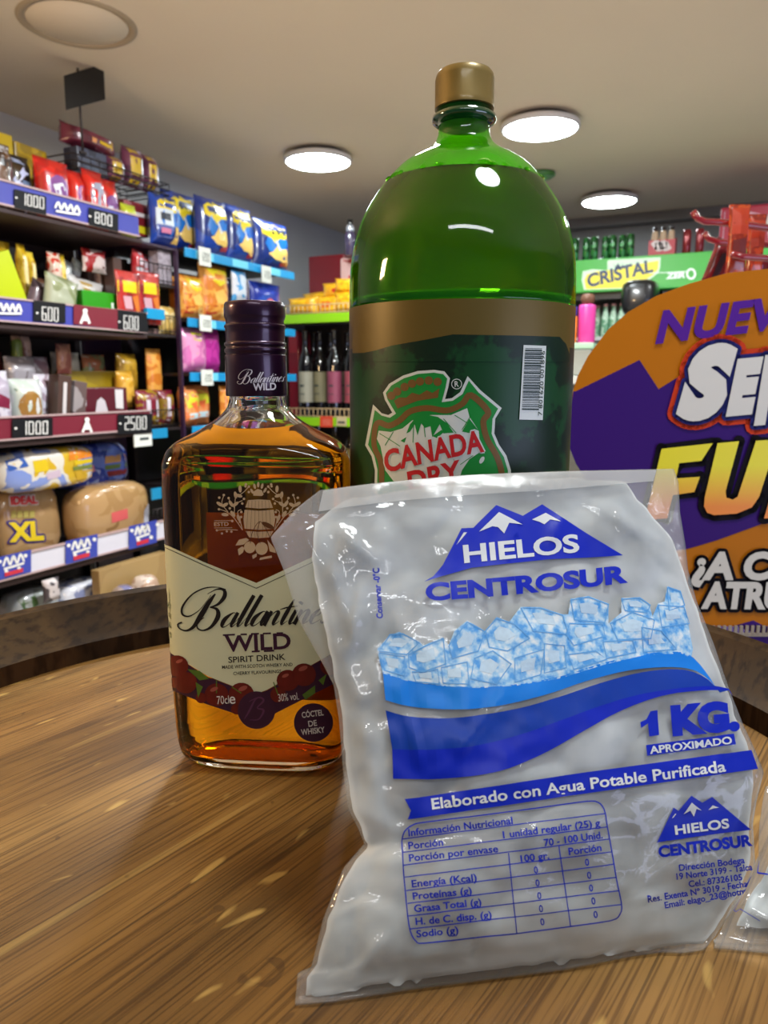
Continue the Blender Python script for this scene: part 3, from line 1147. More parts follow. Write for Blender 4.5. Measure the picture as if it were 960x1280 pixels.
i.emit(lp, m_lwhite, ssurf(.0006), 5)
i = Ink()
for st in ([(155, 400), (220, 440), (265, 470)], [(185, 465), (230, 390)], [(340, 340), (335, 450)], [(390, 320), (402, 420)], [(500, 320), (570, 400)], [(560, 300), (670, 370)], [(600, 380), (650, 300)], [(335, 600), (330, 640)], [(440, 575), (445, 600)], [(555, 540), (560, 565)], [(590, 570), (660, 520)]):
    i.stroke(S_(st), 0.9)
for q in ([(345, 320), (420, 300), (470, 310), (520, 345), (555, 395), (500, 400), (480, 350), (440, 420), (430, 360), (400, 370), (380, 345), (360, 410), (345, 350), (320, 390), (300, 400), (320, 350)], [(268, 440), (300, 420), (290, 450)], [(440, 415), (490, 380), (500, 395), (465, 425)],
          [(640, 320), (690, 385), (665, 375), (650, 400), (600, 390)]):
    i.poly(S_(q))
i.emit(lp, m_lbright, ssurf(.0007), 5)
i = Ink()
ct = (S_([(190, 612)])[0], S_([(720, 495)])[0])
i.text('CANADA', ct[0], ct[1], 25.5, 0.03, 0.0, up=(-0.13, -1), arc=2, halo=1.7)
ct2 = (S_([(318, 722)])[0], S_([(600, 655)])[0])
i.text('DRY', ct2[0], ct2[1], 25, 0.03, 0.0, up=(-0.13, -1), halo=1.7)
i.emit(lp, m_lwhite, ssurf(.0008), 6)
i = Ink()
i.text('CANADA', ct[0], ct[1], 25.5, 0.03, 0.0, up=(-0.13, -1), arc=2)
i.text('DRY', ct2[0], ct2[1], 25, 0.03, 0.0, up=(-0.13, -1))
i.emit(lp, mat('red_sleeve_ink', (196, 30, 36), 0.4), ssurf(.0010), 5)
i = Ink()
rx, ry = S_([(571, 131)])[0]
i.stroke([(rx + 6.2 * math.cos(q * PI / 8), ry + 6.2 * math.sin(q * PI / 8)) for q in range(16)], 0.9, False, close=True)
i.text('R', (rx - 2.4, ry + 3.3), (rx + 2.8, ry + 3), 6.6, 0.02)
bc = lambda pts: K(420, 360, 1 / 3, pts)
i.poly(bc([(701, 214), (785, 217), (772, 495), (685, 493)]))
i.emit(lp, m_lwhite, ssurf(.0006), 6)
i = Ink()
y = 226.0
while y < 452:
    hgt = R.choice((2.2, 2.2, 4, 6))
    f0 = (y - 226) / 230
    i.poly(bc([(706 - 12 * f0, y), (768 - 12 * f0, y + 1), (768 - 12 * f0, y + hgt + 1), (706 - 12 * f0, y + hgt)]))
    y += hgt + R.choice((2.2, 3, 4.5))
a0, a1 = bc([(768, 478)])[0], bc([(779, 236)])[0]
i.text('7 801620 001896', a0, a1, 4.6, 0.0, up=(-1, 0), res=2)
i.emit(lp, mat('barcode_ink', (12, 40, 24), 0.5), ssurf(.0009), 10)
lp.obj('label_print', soda)


# ================================================================== ICE BAGS
def resample(pts, n):
    L = [0]
    for a, b in zip(pts, pts[1:]):
        L.append(L[-1] + math.hypot(b[0] - a[0], b[1] - a[1]))
    out = []
    j = 0
    for k in range(n + 1):
        d = L[-1] * k / n
        while j < len(pts) - 2 and L[j + 1] < d:
            j += 1
        q = (d - L[j]) / max(1e-9, L[j + 1] - L[j])
        out.append((pts[j][0] + (pts[j + 1][0] - pts[j][0]) * q, pts[j][1] + (pts[j + 1][1] - pts[j][1]) * q))
    return out


def coons(Lf, Rt, B, T, nu, nv):
    l, r, b, t_ = resample(Lf, nv), resample(Rt, nv), resample(B, nu), resample(T, nu)
    G = []
    for j in range(nv + 1):
        v = j / nv
        row = []
        for k in range(nu + 1):
            u = k / nu
            row.append(tuple((1 - u) * l[j][c] + u * r[j][c] + (1 - v) * b[k][c] + v * t_[k][c]
                             - ((1 - u) * (1 - v) * b[0][c] + u * (1 - v) * b[-1][c] + (1 - u) * v * t_[0][c] + u * v * t_[-1][c]) for c in (0, 1)))
        G.append(row)
    return G


m_film, nt, out = node_mat('clear_bag_film')
tr = nt.nodes.new('ShaderNodeBsdfTransparent')
tr.inputs['Color'].default_value = (0.95, 0.96, 0.96, 1)
df = nt.nodes.new('ShaderNodeBsdfDiffuse')
df.inputs['Color'].default_value = (0.80, 0.82, 0.83, 1)
tl = nt.nodes.new('ShaderNodeBsdfTranslucent')
tl.inputs['Color'].default_value = (0.80, 0.82, 0.83, 1)
a_ = nt.nodes.new('ShaderNodeAddShader')
hz = nt.nodes.new('ShaderNodeMixShader')
hz.inputs[0].default_value = 0.5
nt.links.new(df.outputs[0], hz.inputs[1])
nt.links.new(tl.outputs[0], hz.inputs[2])
nt.nodes.remove(a_)
mx_ = nt.nodes.new('ShaderNodeMixShader')
mx_.inputs[0].default_value = 0.19
nt.links.new(tr.outputs[0], mx_.inputs[1])
nt.links.new(hz.outputs[0], mx_.inputs[2])
gl = nt.nodes.new('ShaderNodeBsdfGlossy')
gl.inputs['Roughness'].default_value = 0.08
fz = thin_fresnel(nt)
m2 = nt.nodes.new('ShaderNodeMixShader')
nt.links.new(fz, m2.inputs[0])
nt.links.new(mx_.outputs[0], m2.inputs[1])
nt.links.new(gl.outputs[0], m2.inputs[2])
tcf = nt.nodes.new('ShaderNodeTexCoord')
nf = nt.nodes.new('ShaderNodeTexNoise')
nf.inputs['Scale'].default_value = 90
nf.inputs['Detail'].default_value = 3
nf.inputs['Distortion'].default_value = 1.2
bf = nt.nodes.new('ShaderNodeBump')
bf.inputs['Strength'].default_value = 0.28
bf.inputs['Distance'].default_value = 0.0015
nt.links.new(tcf.outputs['Object'], nf.inputs['Vector'])
nt.links.new(nf.outputs['Fac'], bf.inputs['Height'])
nt.links.new(bf.outputs['Normal'], gl.inputs['Normal'])
nt.links.new(m2.outputs[0], out.inputs['Surface'])

m_ice, nt, out = node_mat('packed_ice')
b = nt.nodes.new('ShaderNodeBsdfPrincipled')
b.inputs['Roughness'].default_value = 0.5
b.inputs['Subsurface Weight'].default_value = 0.35
b.inputs['Subsurface Radius'].default_value = (0.012, 0.013, 0.014)
b.inputs['Subsurface Scale'].default_value = 1.0
tc = nt.nodes.new('ShaderNodeTexCoord')
nz = nt.nodes.new('ShaderNodeTexNoise')
nz.inputs['Scale'].default_value = 34
nz.inputs['Detail'].default_value = 3
rp = nt.nodes.new('ShaderNodeValToRGB')
rp.color_ramp.elements[0].position, rp.color_ramp.elements[0].color = 0.35, lin(160, 165, 166)
rp.color_ramp.elements[1].position, rp.color_ramp.elements[1].color = 0.65, lin(202, 208, 210)
nt.links.new(tc.outputs['Object'], nz.inputs['Vector'])
nt.links.new(nz.outputs['Fac'], rp.inputs['Fac'])
nt.links.new(rp.outputs['Color'], b.inputs['Base Color'])
nt.links.new(b.outputs['BSDF'], out.inputs['Surface'])


def seg_d(px, py, c):
    x0, y0, x1, y1 = c[:4]
    dx, dy = x1 - x0, y1 - y0
    q = max(0, min(1, ((px - x0) * dx + (py - y0) * dy) / (dx * dx + dy * dy)))
    return math.hypot(px - x0 - q * dx, py - y0 - q * dy), q


SAX = Vector((SCN.x, SCN.y, 0))


def clear_soda(p, gap):
    d = Vector((p.x - SAX.x, p.y - SAX.y, 0))
    if d.length < 0.0634 + gap and p.z < TABLE + 0.30:
        d = d.normalized() * (0.0634 + gap)
        return Vector((SAX.x + d.x, SAX.y + d.y, p.z))
    return p


def ice_bag(curves, ice_curves, p0, nrm, front, back, creases, label, cat, nu, nv, seed, ice_label):
    p0w = W(*p0)
    c_, s_ = math.cos(TH), math.sin(TH)
    nw = Vector((nrm[0] * c_ - nrm[1] * s_, nrm[0] * s_ + nrm[1] * c_, nrm[2])).normalized()     # towards the viewer
    back_dir = Vector((-nw.x, -nw.y, 0)).normalized()
    G = coons(*curves, nu, nv)
    Fv, Bv = [], []
    for j in range(nv + 1):
        v = j / nv
        for k in range(nu + 1):
            u = k / nu
            px, py = G[j][k]
            e = (max(0, 4 * u * (1 - u)) ** 0.75) * (max(0, 4 * v * (1 - v)) ** 0.6)
            low = 1.25 - 0.75 * v
            d = ray(px, py)
            tt = (p0w - O).dot(nw) / d.dot(nw)
            n3 = Vector((px / 60 + seed, py / 60, seed))
            rip = noise.noise(n3) * 0.0016 + noise.noise(n3 * 2.7) * 0.0008
            edge = min(1, 6 * min(u, 1 - u, v, 1 - v) + 0.15)
            bul = front * e * low + rip * min(1, e * 4)
            for c in creases:
                dd, q = seg_d(px, py, c)
                if dd < c[5] * 3:
                    bul += 1.35 * c[4] * math.exp(-(dd / c[5]) ** 2) * math.sin(PI * (0.1 + 0.8 * q)) * edge
            P = O + d * tt
            dn = d.normalized()
            Pf = P - dn * bul
            if Pf.z < TABLE + 0.0012:
                Pf = O + d * ((TABLE + 0.0012 - O.z) / d.z)
            Pb = P + back_dir * (back * e * low + 0.0008 + rip * 0.5)
            if Pb.z < TABLE + 0.0010:
                Pb.z = TABLE + 0.0010
            Pb = clear_soda(Pb, 0.0012)
            Fv.append(Pf)
            Bv.append(Pb)
    base = sum(Fv, Vector()) / len(Fv)
    base.z = TABLE
    w1 = nu + 1
    quads = [(j * w1 + k, j * w1 + k + 1, (j + 1) * w1 + k + 1, (j + 1) * w1 + k) for j in range(nv) for k in range(nu)]
    bvf = BVHTree.FromPolygons([tuple(v) for v in Fv], quads)
    bvb = BVHTree.FromPolygons([tuple(v) for v in Bv], quads)
    bag = thing('ice_bag', label, cat, base)
    fm = MB()
    fm.add([v - base for v in Fv], quads, m_film, True)
    n0 = len(Fv)
    fm.add([v - base for v in Bv], [tuple(reversed(q)) for q in quads], m_film, True)
    ring = [k for k in range(w1)] + [j * w1 + nu for j in range(1, nv + 1)] + [nv * w1 + k for k in range(nu - 1, -1, -1)] + [j * w1 for j in range(nv - 1, 0, -1)]
    for a in range(len(ring)):
        p, q = ring[a], ring[(a + 1) % len(ring)]
        fm.f.append((q, p, n0 + p, n0 + q))
        fm.mi.append(0)
        fm.smooth.append(True)
    fm.obj('plastic_film', bag)
    # ice: a lumpy packed mass between the two films
    iu, iv = 70, 90
    G = coons(*ice_curves, iu, iv)
    A, Bk = [], []
    for j in range(iv + 1):
        v = j / iv
        for k in range(iu + 1):
            u = k / iu
            px, py = G[j][k]
            px += 3 * noise.noise(Vector((px / 22, py / 22, 4 + seed)))
            py += 3 * noise.noise(Vector((px / 22, py / 22, 9 + seed)))
            d = ray(px, py).normalized()
            hf = bvf.ray_cast(O, d)[0]
            if hf is None:
                hf = bvf.find_nearest(O + d * 0.33)[0]
            hb = bvb.ray_cast(O, d)[0]
            if hb is None:
                hb = bvb.find_nearest(hf + d * 0.01)[0]
            if (hb - hf).dot(d) < 0.0005:
                hb = hf + d * 0.0005
            e = min(1, 9 * min(u, 1 - u, v, 1 - v))
            e = math.sqrt(max(0, 1 - (1 - e) ** 2))
            mid = hf.lerp(hb, 0.5)
            cell = noise.voronoi(Vector((px / 78 + seed, py / 70, seed)))[0]
            dent = 0.0012 + min(0.004, 0.0045 * max(0, cell[0] - 0.3)) + 0.0010 * max(0, 0.3 - (cell[1] - cell[0])) * 3
            gap = (hb - hf).length
            f_ = min(0.5, dent / max(gap, 1e-5))
            pa = mid.lerp(hf.lerp(hb, f_), e)
            pb = mid.lerp(hf.lerp(hb, 1 - min(0.5, 0.0012 / max(gap, 1e-5))), e)
            pa.z = max(pa.z, TABLE + 0.0018)
            pb.z = max(pb.z, TABLE + 0.0016)
            A.append(pa - base)
            Bk.append(pb - base)
    w2 = iu + 1
    quads = [(j * w2 + k, j * w2 + k + 1, (j + 1) * w2 + k + 1, (j + 1) * w2 + k) for j in range(iv) for k in range(iu)]
    im = MB()
    im.add(A, quads, m_ice, True)
    n0 = len(A)
    im.add(Bk, [tuple(reversed(q)) for q in quads], m_ice, True)
    ring = [k for k in range(w2)] + [j * w2 + iu for j in range(1, iv + 1)] + [iv * w2 + k for k in range(iu - 1, -1, -1)] + [j * w2 for j in range(iv - 1, 0, -1)]
    for a in range(len(ring)):
        p, q = ring[a], ring[(a + 1) % len(ring)]
        im.f.append((q, p, n0 + p, n0 + q))
        im.mi.append(0)
        im.smooth.append(True)
    io = im.obj('packed_ice_cubes', None, base)
    tag(io, ice_label, 'ice', None, 'stuff')
    return bag, bvf, base


Lf = [(369, 1257), (372, 1219), (388, 1214), (404, 1150), (429, 1087), (456, 1056), (447, 1034), (435, 1012), (429, 962), (424, 900), (417, 856), (403, 829), (374, 777), (354, 711), (338, 672), (370, 636), (400, 613)]
Rt = [(880, 1188), (896, 1168), (912, 1143), (930, 1115), (944, 1080), (941, 1030), (946, 1000), (955, 965), (945, 940), (929, 906), (911, 860), (892, 804), (871, 752), (860, 712), (857, 682), (850, 640), (848, 602), (842, 586)]
Bt = [(369, 1257), (416, 1253), (510, 1238), (610, 1225), (710, 1212), (790, 1196), (825, 1191), (854, 1192), (880, 1188)]
Tp = [(400, 613), (468, 604), (577, 594), (696, 589), (842, 586)]
iL = [(380, 1249), (383, 1222), (396, 1206), (410, 1150), (435, 1088), (461, 1057), (451, 1033), (440, 1010), (434, 962), (428, 900), (421, 856), (411, 812), (400, 760), (390, 700), (394, 652)]
iR = [(874, 1184), (892, 1164), (924, 1113), (938, 1080), (936, 1030), (940, 985), (940, 948), (920, 898), (896, 830), (873, 770), (856, 720), (843, 680)]
iB = [(380, 1249), (500, 1233), (610, 1219), (710, 1206), (800, 1190), (874, 1184)]
iT = [(394, 652), (430, 626), (520, 610), (610, 602), (700, 597), (780, 602), (843, 680)]
cr = [(398, 640, 470, 700, .0016, 7), (410, 700, 440, 790, .0022, 9), (372, 640, 396, 700, .0016, 5), (345, 672, 400, 655, .0012, 5), (430, 640, 560, 628, .0010, 6), (560, 612, 830, 605, .0013, 6),
      (690, 600, 850, 690, .0016, 7), (800, 610, 845, 660, .0015, 6), (770, 640, 850, 720, .0014, 7), (430, 1010, 500, 1040, .0018, 8), (445, 880, 470, 1000, .0016, 8), (640, 850, 560, 960, .0010, 8),
      (500, 860, 530, 970, .0009, 8), (925, 900, 880, 985, .0013, 7), (935, 990, 900, 1090, .0018, 7), (905, 1120, 870, 1180, .0016, 8), (430, 1100, 400, 1210, .0022, 9), (480, 1170, 430, 1240, .0018, 9),
      (700, 1190, 860, 1160, .0016, 8), (560, 1200, 690, 1205, .0012, 8), (470, 780, 480, 900, .0008, 9), (650, 590, 720, 640, .001, 6), (452, 730, 435, 830, .0018, 7), (420, 800, 450, 880, .0016, 8)]
rb = random.Random(3)
for k in range(34):
    x, y = rb.choice(((rb.uniform(400, 480), rb.uniform(640, 1220)), (rb.uniform(820, 935), rb.uniform(610, 1180)), (rb.uniform(420, 840), rb.uniform(595, 640))))
    a = rb.uniform(0, PI)
    l = rb.uniform(15, 50)
    cr.append((x, y, x + l * math.cos(a), y + l * math.sin(a), rb.uniform(-.0010, .0014), rb.uniform(4, 7)))
bag, bvf, bbase = ice_bag((Lf, Rt, Bt, Tp), (iL, iR, iB, iT), (0, .252, 0.0), (.17, -.985, .52), .017, .030, cr,
                          'big printed clear plastic bag of ice leaning in front of the soda bottle', 'bag', 130, 170, 2.0, 'packed ice cubes filling the printed bag in front of the bottles')
bp_ = surf_bvh(bvf, 0)


def bsurf(off):
    f = surf_bvh(bvf, off)
    return lambda x, y: f(x, y) - bbase


m_blue = mat('blue_bag_ink', (2, 34, 176), 0.4, spec=0.3)
m_blue2 = mat('deep_blue_bag_ink', (6, 56, 158), 0.4, spec=0.3)
m_sky = mat('sky_blue_bag_ink', (14, 122, 216), 0.4, spec=0.3)
m_bwhite = mat('white_bag_ink', (208, 214, 216), 0.4)
m_pale, nt, out = node_mat('pale_blue_ice_picture')
b = nt.nodes.new('ShaderNodeBsdfPrincipled')
b.inputs['Roughness'].default_value = 0.4
tc = nt.nodes.new('ShaderNodeTexCoord')
nz = nt.nodes.new('ShaderNodeTexNoise')
nz.inputs['Scale'].default_value = 260
nz.inputs['Detail'].default_value = 3
rp = nt.nodes.new('ShaderNodeValToRGB')
for q, (p, c) in enumerate(((0.36, (70, 150, 218)), (0.5, (150, 196, 228)), (0.66, (214, 226, 232)))):
    e = rp.color_ramp.elements[q] if q < 2 else rp.color_ramp.elements.new(p)
    e.position, e.color = p, lin(*c)
nt.links.new(tc.outputs['Object'], nz.inputs['Vector'])
nt.links.new(nz.outputs['Fac'], rp.inputs['Fac'])
nt.links.new(rp.outputs['Color'], b.inputs['Base Color'])
nt.links.new(b.outputs['BSDF'], out.inputs['Surface'])

# --- printing on the bag
ik, iw, ip, isk, id2, il, ihi = Ink(), Ink(), Ink(), Ink(), Ink(), Ink(), Ink()
A_ = lambda pts: K(500, 610, 1 / 3, pts)
ik.poly(A_([(90, 352), (125, 332), (160, 290), (230, 152), (274, 150), (360, 65), (460, 105), (532, 62), (690, 165), (835, 253), (700, 262), (560, 268), (400, 285), (270, 300), (180, 325)]))
iw.poly(A_([(295, 165), (370, 92), (458, 138), (425, 134), (408, 132), (390, 172), (366, 148), (345, 145)]))
iw.poly(A_([(493, 120), (545, 95), (602, 127), (562, 120), (540, 138), (520, 128)]))
iw.poly(A_([(210, 215), (238, 168), (250, 168), (232, 190)]))
iw.text('HIELOS', A_([(240, 281)])[0], A_([(672, 239)])[0], 21, 0.03)
ik.text('CENTROSUR', A_([(98, 422)])[0], A_([(854, 352)])[0], 20, 0.045, arc=-1.5)
il.text('Conservar -0°C', (478.5, 773), (473.5, 710), 7.5, 0.03, up=(-1, .05))
C_ = lambda pts: K(460, 720, .45833, pts)
ip.poly(C_([(25, 200), (55, 165), (85, 152), (140, 180), (150, 190), (205, 168), (220, 190), (235, 150), (270, 122), (318, 150), (350, 112), (385, 125), (415, 85), (470, 85), (530, 105), (545, 105), (552, 62), (600, 55), (655, 75), (655, 130),
            (690, 100), (690, 60), (740, 58), (765, 75), (775, 110), (790, 75), (808, 70), (815, 28), (850, 40), (862, 75), (885, 200), (880, 225), (850, 212), (760, 215), (650, 240), (520, 280), (400, 300), (300, 306), (200, 300), (110, 288), (40, 266), (30, 225)]))
cubes = [[(30, 205), (60, 160), (95, 158), (140, 182), (105, 215)], [(30, 210), (100, 220), (100, 272), (45, 258)], [(110, 215), (160, 190), (205, 172), (212, 240), (150, 262), (112, 250)], [(220, 190), (270, 126), (318, 152), (300, 205), (230, 225)],
         [(320, 150), (350, 116), (400, 132), (440, 170), (380, 205), (330, 195)], [(416, 88), (470, 88), (530, 108), (545, 160), (450, 150)], [(552, 66), (600, 58), (655, 78), (645, 128), (562, 120)], [(548, 130), (640, 132), (645, 165), (560, 190), (540, 160)],
         [(690, 64), (740, 60), (768, 80), (760, 100), (700, 95)], [(660, 130), (720, 100), (780, 120), (770, 170), (680, 175)], [(815, 32), (850, 42), (862, 80), (820, 95)], [(790, 80), (860, 85), (875, 130), (800, 140)], [(290, 225), (340, 205), (390, 240), (350, 295), (280, 280)],
         [(400, 225), (480, 200), (470, 270), (400, 290)], [(480, 185), (535, 190), (540, 250), (480, 265)], [(545, 215), (620, 205), (650, 228), (560, 255)], [(640, 180), (720, 175), (730, 208), (650, 225)], [(745, 140), (800, 150), (840, 200), (750, 208)], [(200, 250), (270, 235), (275, 295), (205, 292)], [(120, 262), (190, 255), (195, 295), (130, 288)]]
for c in cubes:
    P = C_(c)
    mx0 = sum(p[0] for p in P) / len(P)
    my0 = sum(p[1] for p in P) / len(P)
    id2.stroke(P, 1.7, False, close=True)
    ihi.poly([(mx0 + (p[0] - mx0) * .5 - 1, my0 + (p[1] - my0) * .46 - 1.5) for p in P])
t1 = [(40, 262), (75, 274), (110, 285), (200, 298), (300, 303), (400, 296), (520, 275), (650, 235), (760, 212), (850, 207), (885, 222), (920, 262), (945, 300)]
b1 = [(47, 338), (95, 352), (150, 360), (250, 364), (350, 355), (480, 325), (600, 285), (720, 256), (830, 249), (890, 258), (925, 280), (948, 304)]
t2 = [(48, 366), (95, 380), (150, 387), (250, 386), (400, 363), (520, 330), (640, 290), (750, 262), (850, 255), (910, 272), (940, 296), (958, 318)]
D_ = lambda pts: K(470, 860, .51042, pts)
b2 = D_([(40, 150), (100, 151), (150, 150), (250, 140), (350, 115), (450, 80), (560, 40), (650, 15), (740, 1), (800, -4), (840, -3), (868, 4)])
b3 = D_([(42, 222), (100, 223), (150, 222), (250, 214), (330, 195), (420, 155), (500, 110), (580, 65), (650, 35), (720, 15), (800, 6), (868, 6)])


def strip(ink, a, b_, n=40):
    a, b_ = resample(catmull(a, 5), n), resample(catmull(b_, 5), n)
    for k in range(n):
        ink.poly([a[k], a[k + 1], b_[k + 1], b_[k]])


strip(isk, C_(t1), C_(b1))
i2 = Ink()
strip(i2, C_(t2), b2)
strip(ik, b2, b3)
ik.poly(D_([(646, 84), (661, 77), (671, 57), (688, 54), (692, 115), (668, 119), (665, 87), (648, 98)]))
ik.text('KG.', D_([(725, 112)])[0], D_([(890, 98)])[0], 32, 0.075)
ik.poly(D_([(660, 140), (875, 112), (880, 138), (663, 166)]))
iw.text('APROXIMADO', D_([(669, 161)])[0], D_([(870, 136)])[0], 8.6, 0.03)
ik.poly(D_([(70, 272), (105, 268), (500, 208), (918, 152), (934, 198), (500, 260), (78, 322), (86, 300)]))
iw.text('Elaborado con Agua Potable Purificada', D_([(137, 297)])[0], D_([(855, 204)])[0], 13.2, 0.02, res=3)
T_ = lambda pts: K(490, 1000, .32292, pts)
il.stroke(T_([(38, 160), (48, 122), (85, 95), (140, 84), (400, 52), (640, 20), (750, 5), (795, 8), (820, 38), (832, 105), (850, 205), (868, 310), (886, 400), (880, 440), (840, 466), (650, 493), (480, 515), (300, 533), (125, 553), (92, 545), (70, 505), (58, 420), (46, 290)]), 1.5, n=3, close=True)
for p, q in (((38, 150), (826, 52)), ((42, 203), (832, 103)), ((45, 252), (842, 150)), ((50, 298), (850, 200)), ((55, 350), (858, 248)), ((60, 400), (866, 298)), ((64, 448), (875, 350)), ((70, 498), (887, 403)), ((450, 204), (482, 515)), ((645, 178), (690, 488))):
    il.stroke(T_([p, q]), 1.3, False)
for s_, p, q in (('Información Nutricional', (65, 140), (467, 92)), ('Porción', (65, 190), (199, 176)), ('1 unidad regular (25) g', (430, 148), (805, 100)), ('Porción por envase', (67, 238), (411, 200)), ('70 - 100 Unid.', (588, 178), (815, 147)),
                 ('100 gr.', (498, 240), (608, 226)), ('Porción', (684, 212), (810, 196)), ('Energía (Kcal)', (78, 337), (328, 312)), ('Proteínas (g)', (82, 385), (309, 362)), ('Grasa Total (g)', (87, 433), (346, 406)), ('H. de C. disp. (g)', (92, 482), (385, 456)), ('Sodio (g)', (95, 530), (257, 514))):
    il.text(s_, T_([p])[0], T_([q])[0], 8.6, 0.022, res=3)
for x, y in ((557, 283), (563, 333), (570, 383), (577, 432), (582, 483), (755, 253), (763, 303), (771, 353), (780, 403), (788, 455)):
    il.text('0', T_([(x - 8, y + 1)])[0], T_([(x + 8, y - 1)])[0], 8.6, 0.018, res=2)
V_ = lambda pts: K(790, 980, .17708, pts)
ik.poly(V_([(172, 412), (290, 165), (325, 188), (415, 82), (492, 130), (562, 90), (835, 322), (600, 350)]))
iw.poly(V_([(358, 210), (415, 130), (485, 185), (448, 172), (430, 228), (405, 185)]))
iw.poly(V_([(532, 182), (562, 148), (607, 165), (570, 170)]))
iw.poly(V_([(275, 238), (300, 205), (305, 210), (285, 235)]))
iw.text('HIELOS', V_([(300, 356)])[0], V_([(682, 306)])[0], 11, 0.03)
ik.text('CENTROSUR', V_([(188, 515)])[0], V_([(846, 430)])[0], 13, 0.05)
for s_, p, q in (('Dirección Bodega', (330, 611), (792, 556)), ('19 Norte 3199 - Talca', (312, 672), (846, 604)), ('Cel.: 87326105', (398, 724), (775, 676)), ('Res. Exenta Nº 3019 - Fecha', (110, 832), (812, 722)), ('Email: elago_23@hotm', (230, 875), (800, 773))):
    il.text(s_, V_([p])[0], V_([q])[0], 7.6, 0.024, res=3)
bpm = MB()
isk.emit(bpm, m_sky, bsurf(.0003), 5, True)
i2.emit(bpm, m_blue2, bsurf(.0003), 5, True)
ip.emit(bpm, m_pale, bsurf(.0003), 5, True)
ihi.emit(bpm, mat('ice_highlight_ink', (182, 208, 226), 0.4, noise_amt=.14, noise_scale=420), bsurf(.0004), 6)
id2.emit(bpm, mat('mid_blue_ice_outline', (92, 160, 218), 0.4), bsurf(.00045), 6)
ik.emit(bpm, m_blue, bsurf(.00036), 5, True)
il.emit(bpm, m_blue, bsurf(.0004), 6)
iw.emit(bpm, m_bwhite, bsurf(.0006), 5)
bpm.obj('blue_printing', bag)
# the mouth of the bag: film folded over on itself, so denser
m_hem, nt, out = node_mat('folded_bag_film')
tr = nt.nodes.new('ShaderNodeBsdfTransparent')
pb = nt.nodes.new('ShaderNodeBsdfPrincipled')
pb.inputs['Base Color'].default_value = lin(196, 198, 196)
pb.inputs['Roughness'].default_value = 0.22
mx_ = nt.nodes.new('ShaderNodeMixShader')
mx_.inputs[0].default_value = 0.55
nt.links.new(tr.outputs[0], mx_.inputs[1])
nt.links.new(pb.outputs[0], mx_.inputs[2])
nt.links.new(mx_.outputs[0], out.inputs['Surface'])
i = Ink()
strip(i, [(404, 614), (468, 605.5), (577, 595.5), (696, 590.5), (820, 588)], [(398, 640), (468, 630), (577, 620), (696, 612), (816, 602)])
hm_ = MB()
i.emit(hm_, m_hem, bsurf(.0005), 6, True)
hm_.obj('folded_hem', bag)

# second bag, mostly outside the picture
Lf2 = [(892, 1186), (912, 1146), (934, 1112), (950, 1076), (950, 1030), (958, 985)]
Rt2 = [(1050, 1196), (1085, 1150), (1095, 1080), (1090, 1010), (1070, 960)]
Bt2 = [(892, 1186), (922, 1188), (960, 1192), (1010, 1195), (1050, 1196)]
Tp2 = [(958, 985), (985, 966), (1030, 955), (1070, 960)]
ins = lambda c, f=.74: [(1000 + (x - 1000) * f, 1075 + (y - 1075) * f) for x, y in c]
bag2, bvf2, bb2 = ice_bag((Lf2, Rt2, Bt2, Tp2), (ins(Lf2), ins(Rt2), ins(Bt2), ins(Tp2)), (.137, .280, 0.0), (.10, -.985, 1.0), .010, .016,
                          [(930, 1130, 1000, 1170, .0016, 8), (960, 1000, 960, 1080, .0016, 6), (940, 1100, 905, 1160, .0014, 6)], 'second clear bag of ice past the right edge of the printed one', 'bag', 50, 50, 8.0,
                          'packed ice in the second bag at the right edge of the table')
i = Ink()
f2 = surf_bvh(bvf2, .0004)
i.stroke(K(790, 980, .17708, [(710, 890), (740, 905), (765, 885), (905, 965)]), 0.8, False)
i.stroke(K(790, 980, .17708, [(865, 620), (900, 632), (960, 640)]), 2.0, False)
MBx = MB()
i.emit(MBx, m_blue, lambda x, y: f2(x, y) - bb2, 6)
MBx.obj('blue_printing', bag2)

# ================================================================== PROMOTIONAL DISPLAY
DF = .84
dn_ = Vector((math.sin(TH), -math.cos(TH), 0))
DP = W(0, DF)
DO = W(.47, DF)
DO.z = 0
DM = Matrix.Translation(DO) @ Matrix.Rotation(TH, 4, 'Z')
DMI = DM.inverted()
disp = thing('display_stand', 'purple and orange promotional cardboard display behind the barrel at right', 'display', DO, TH)


def dsurf(off):
    return lambda x, y: DMI @ on_plane(x, y, DP + dn_ * off, dn_)


half = [(1003, 334), (960, 336), (910, 341), (860, 355), (820, 370), (785, 390), (760, 412), (735, 445), (722, 470), (716, 490), (712, 515), (710.5, 535), (712, 560), (720, 580), (735, 603), (760, 640), (790, 690), (815, 735), (835, 783)]
outl = half + [(2006 - x, y) for x, y in reversed(half[1:])]
m_dor = mat('orange_card_print', (176, 104, 0), 0.5, spec=0.15)
m_dpu = mat('purple_card_print', (50, 14, 104), 0.5, spec=0.15)
m_card = mat('grey_card_edge', (150, 140, 125), 0.8)
hb = MB()
hb.prism(outl, dsurf(0), dsurf(-.004), m_card)
hb.obj('header_card', disp, fix=True)
dpm = MB()
i = Ink()
i.poly(outl)
i.emit(dpm, m_dor, dsurf(.0005), 40)
i = Ink()
Q_ = lambda pts: K(700, 320, .27083, pts)
purple = Q_([(72, 625), (367, 480), (455, 615), (560, 550), (700, 640), (1000, 500)]) + [(1290, 480), (1295.5, 535), (1294, 560)] + [(1286, 580), (1271, 603), (1246, 640), (1216, 690), (1150, 670)] + \
    K(780, 560, .23438, [(760, 403), (740, 403), (500, 490), (400, 520), (330, 540), (150, 560)]) + [(745, 615), (735, 603), (720, 580), (712, 560), (710.5, 535), (712, 515), (717, 489)]
i.poly(purple)
i.emit(dpm, m_dpu, dsurf(.0010), 40)
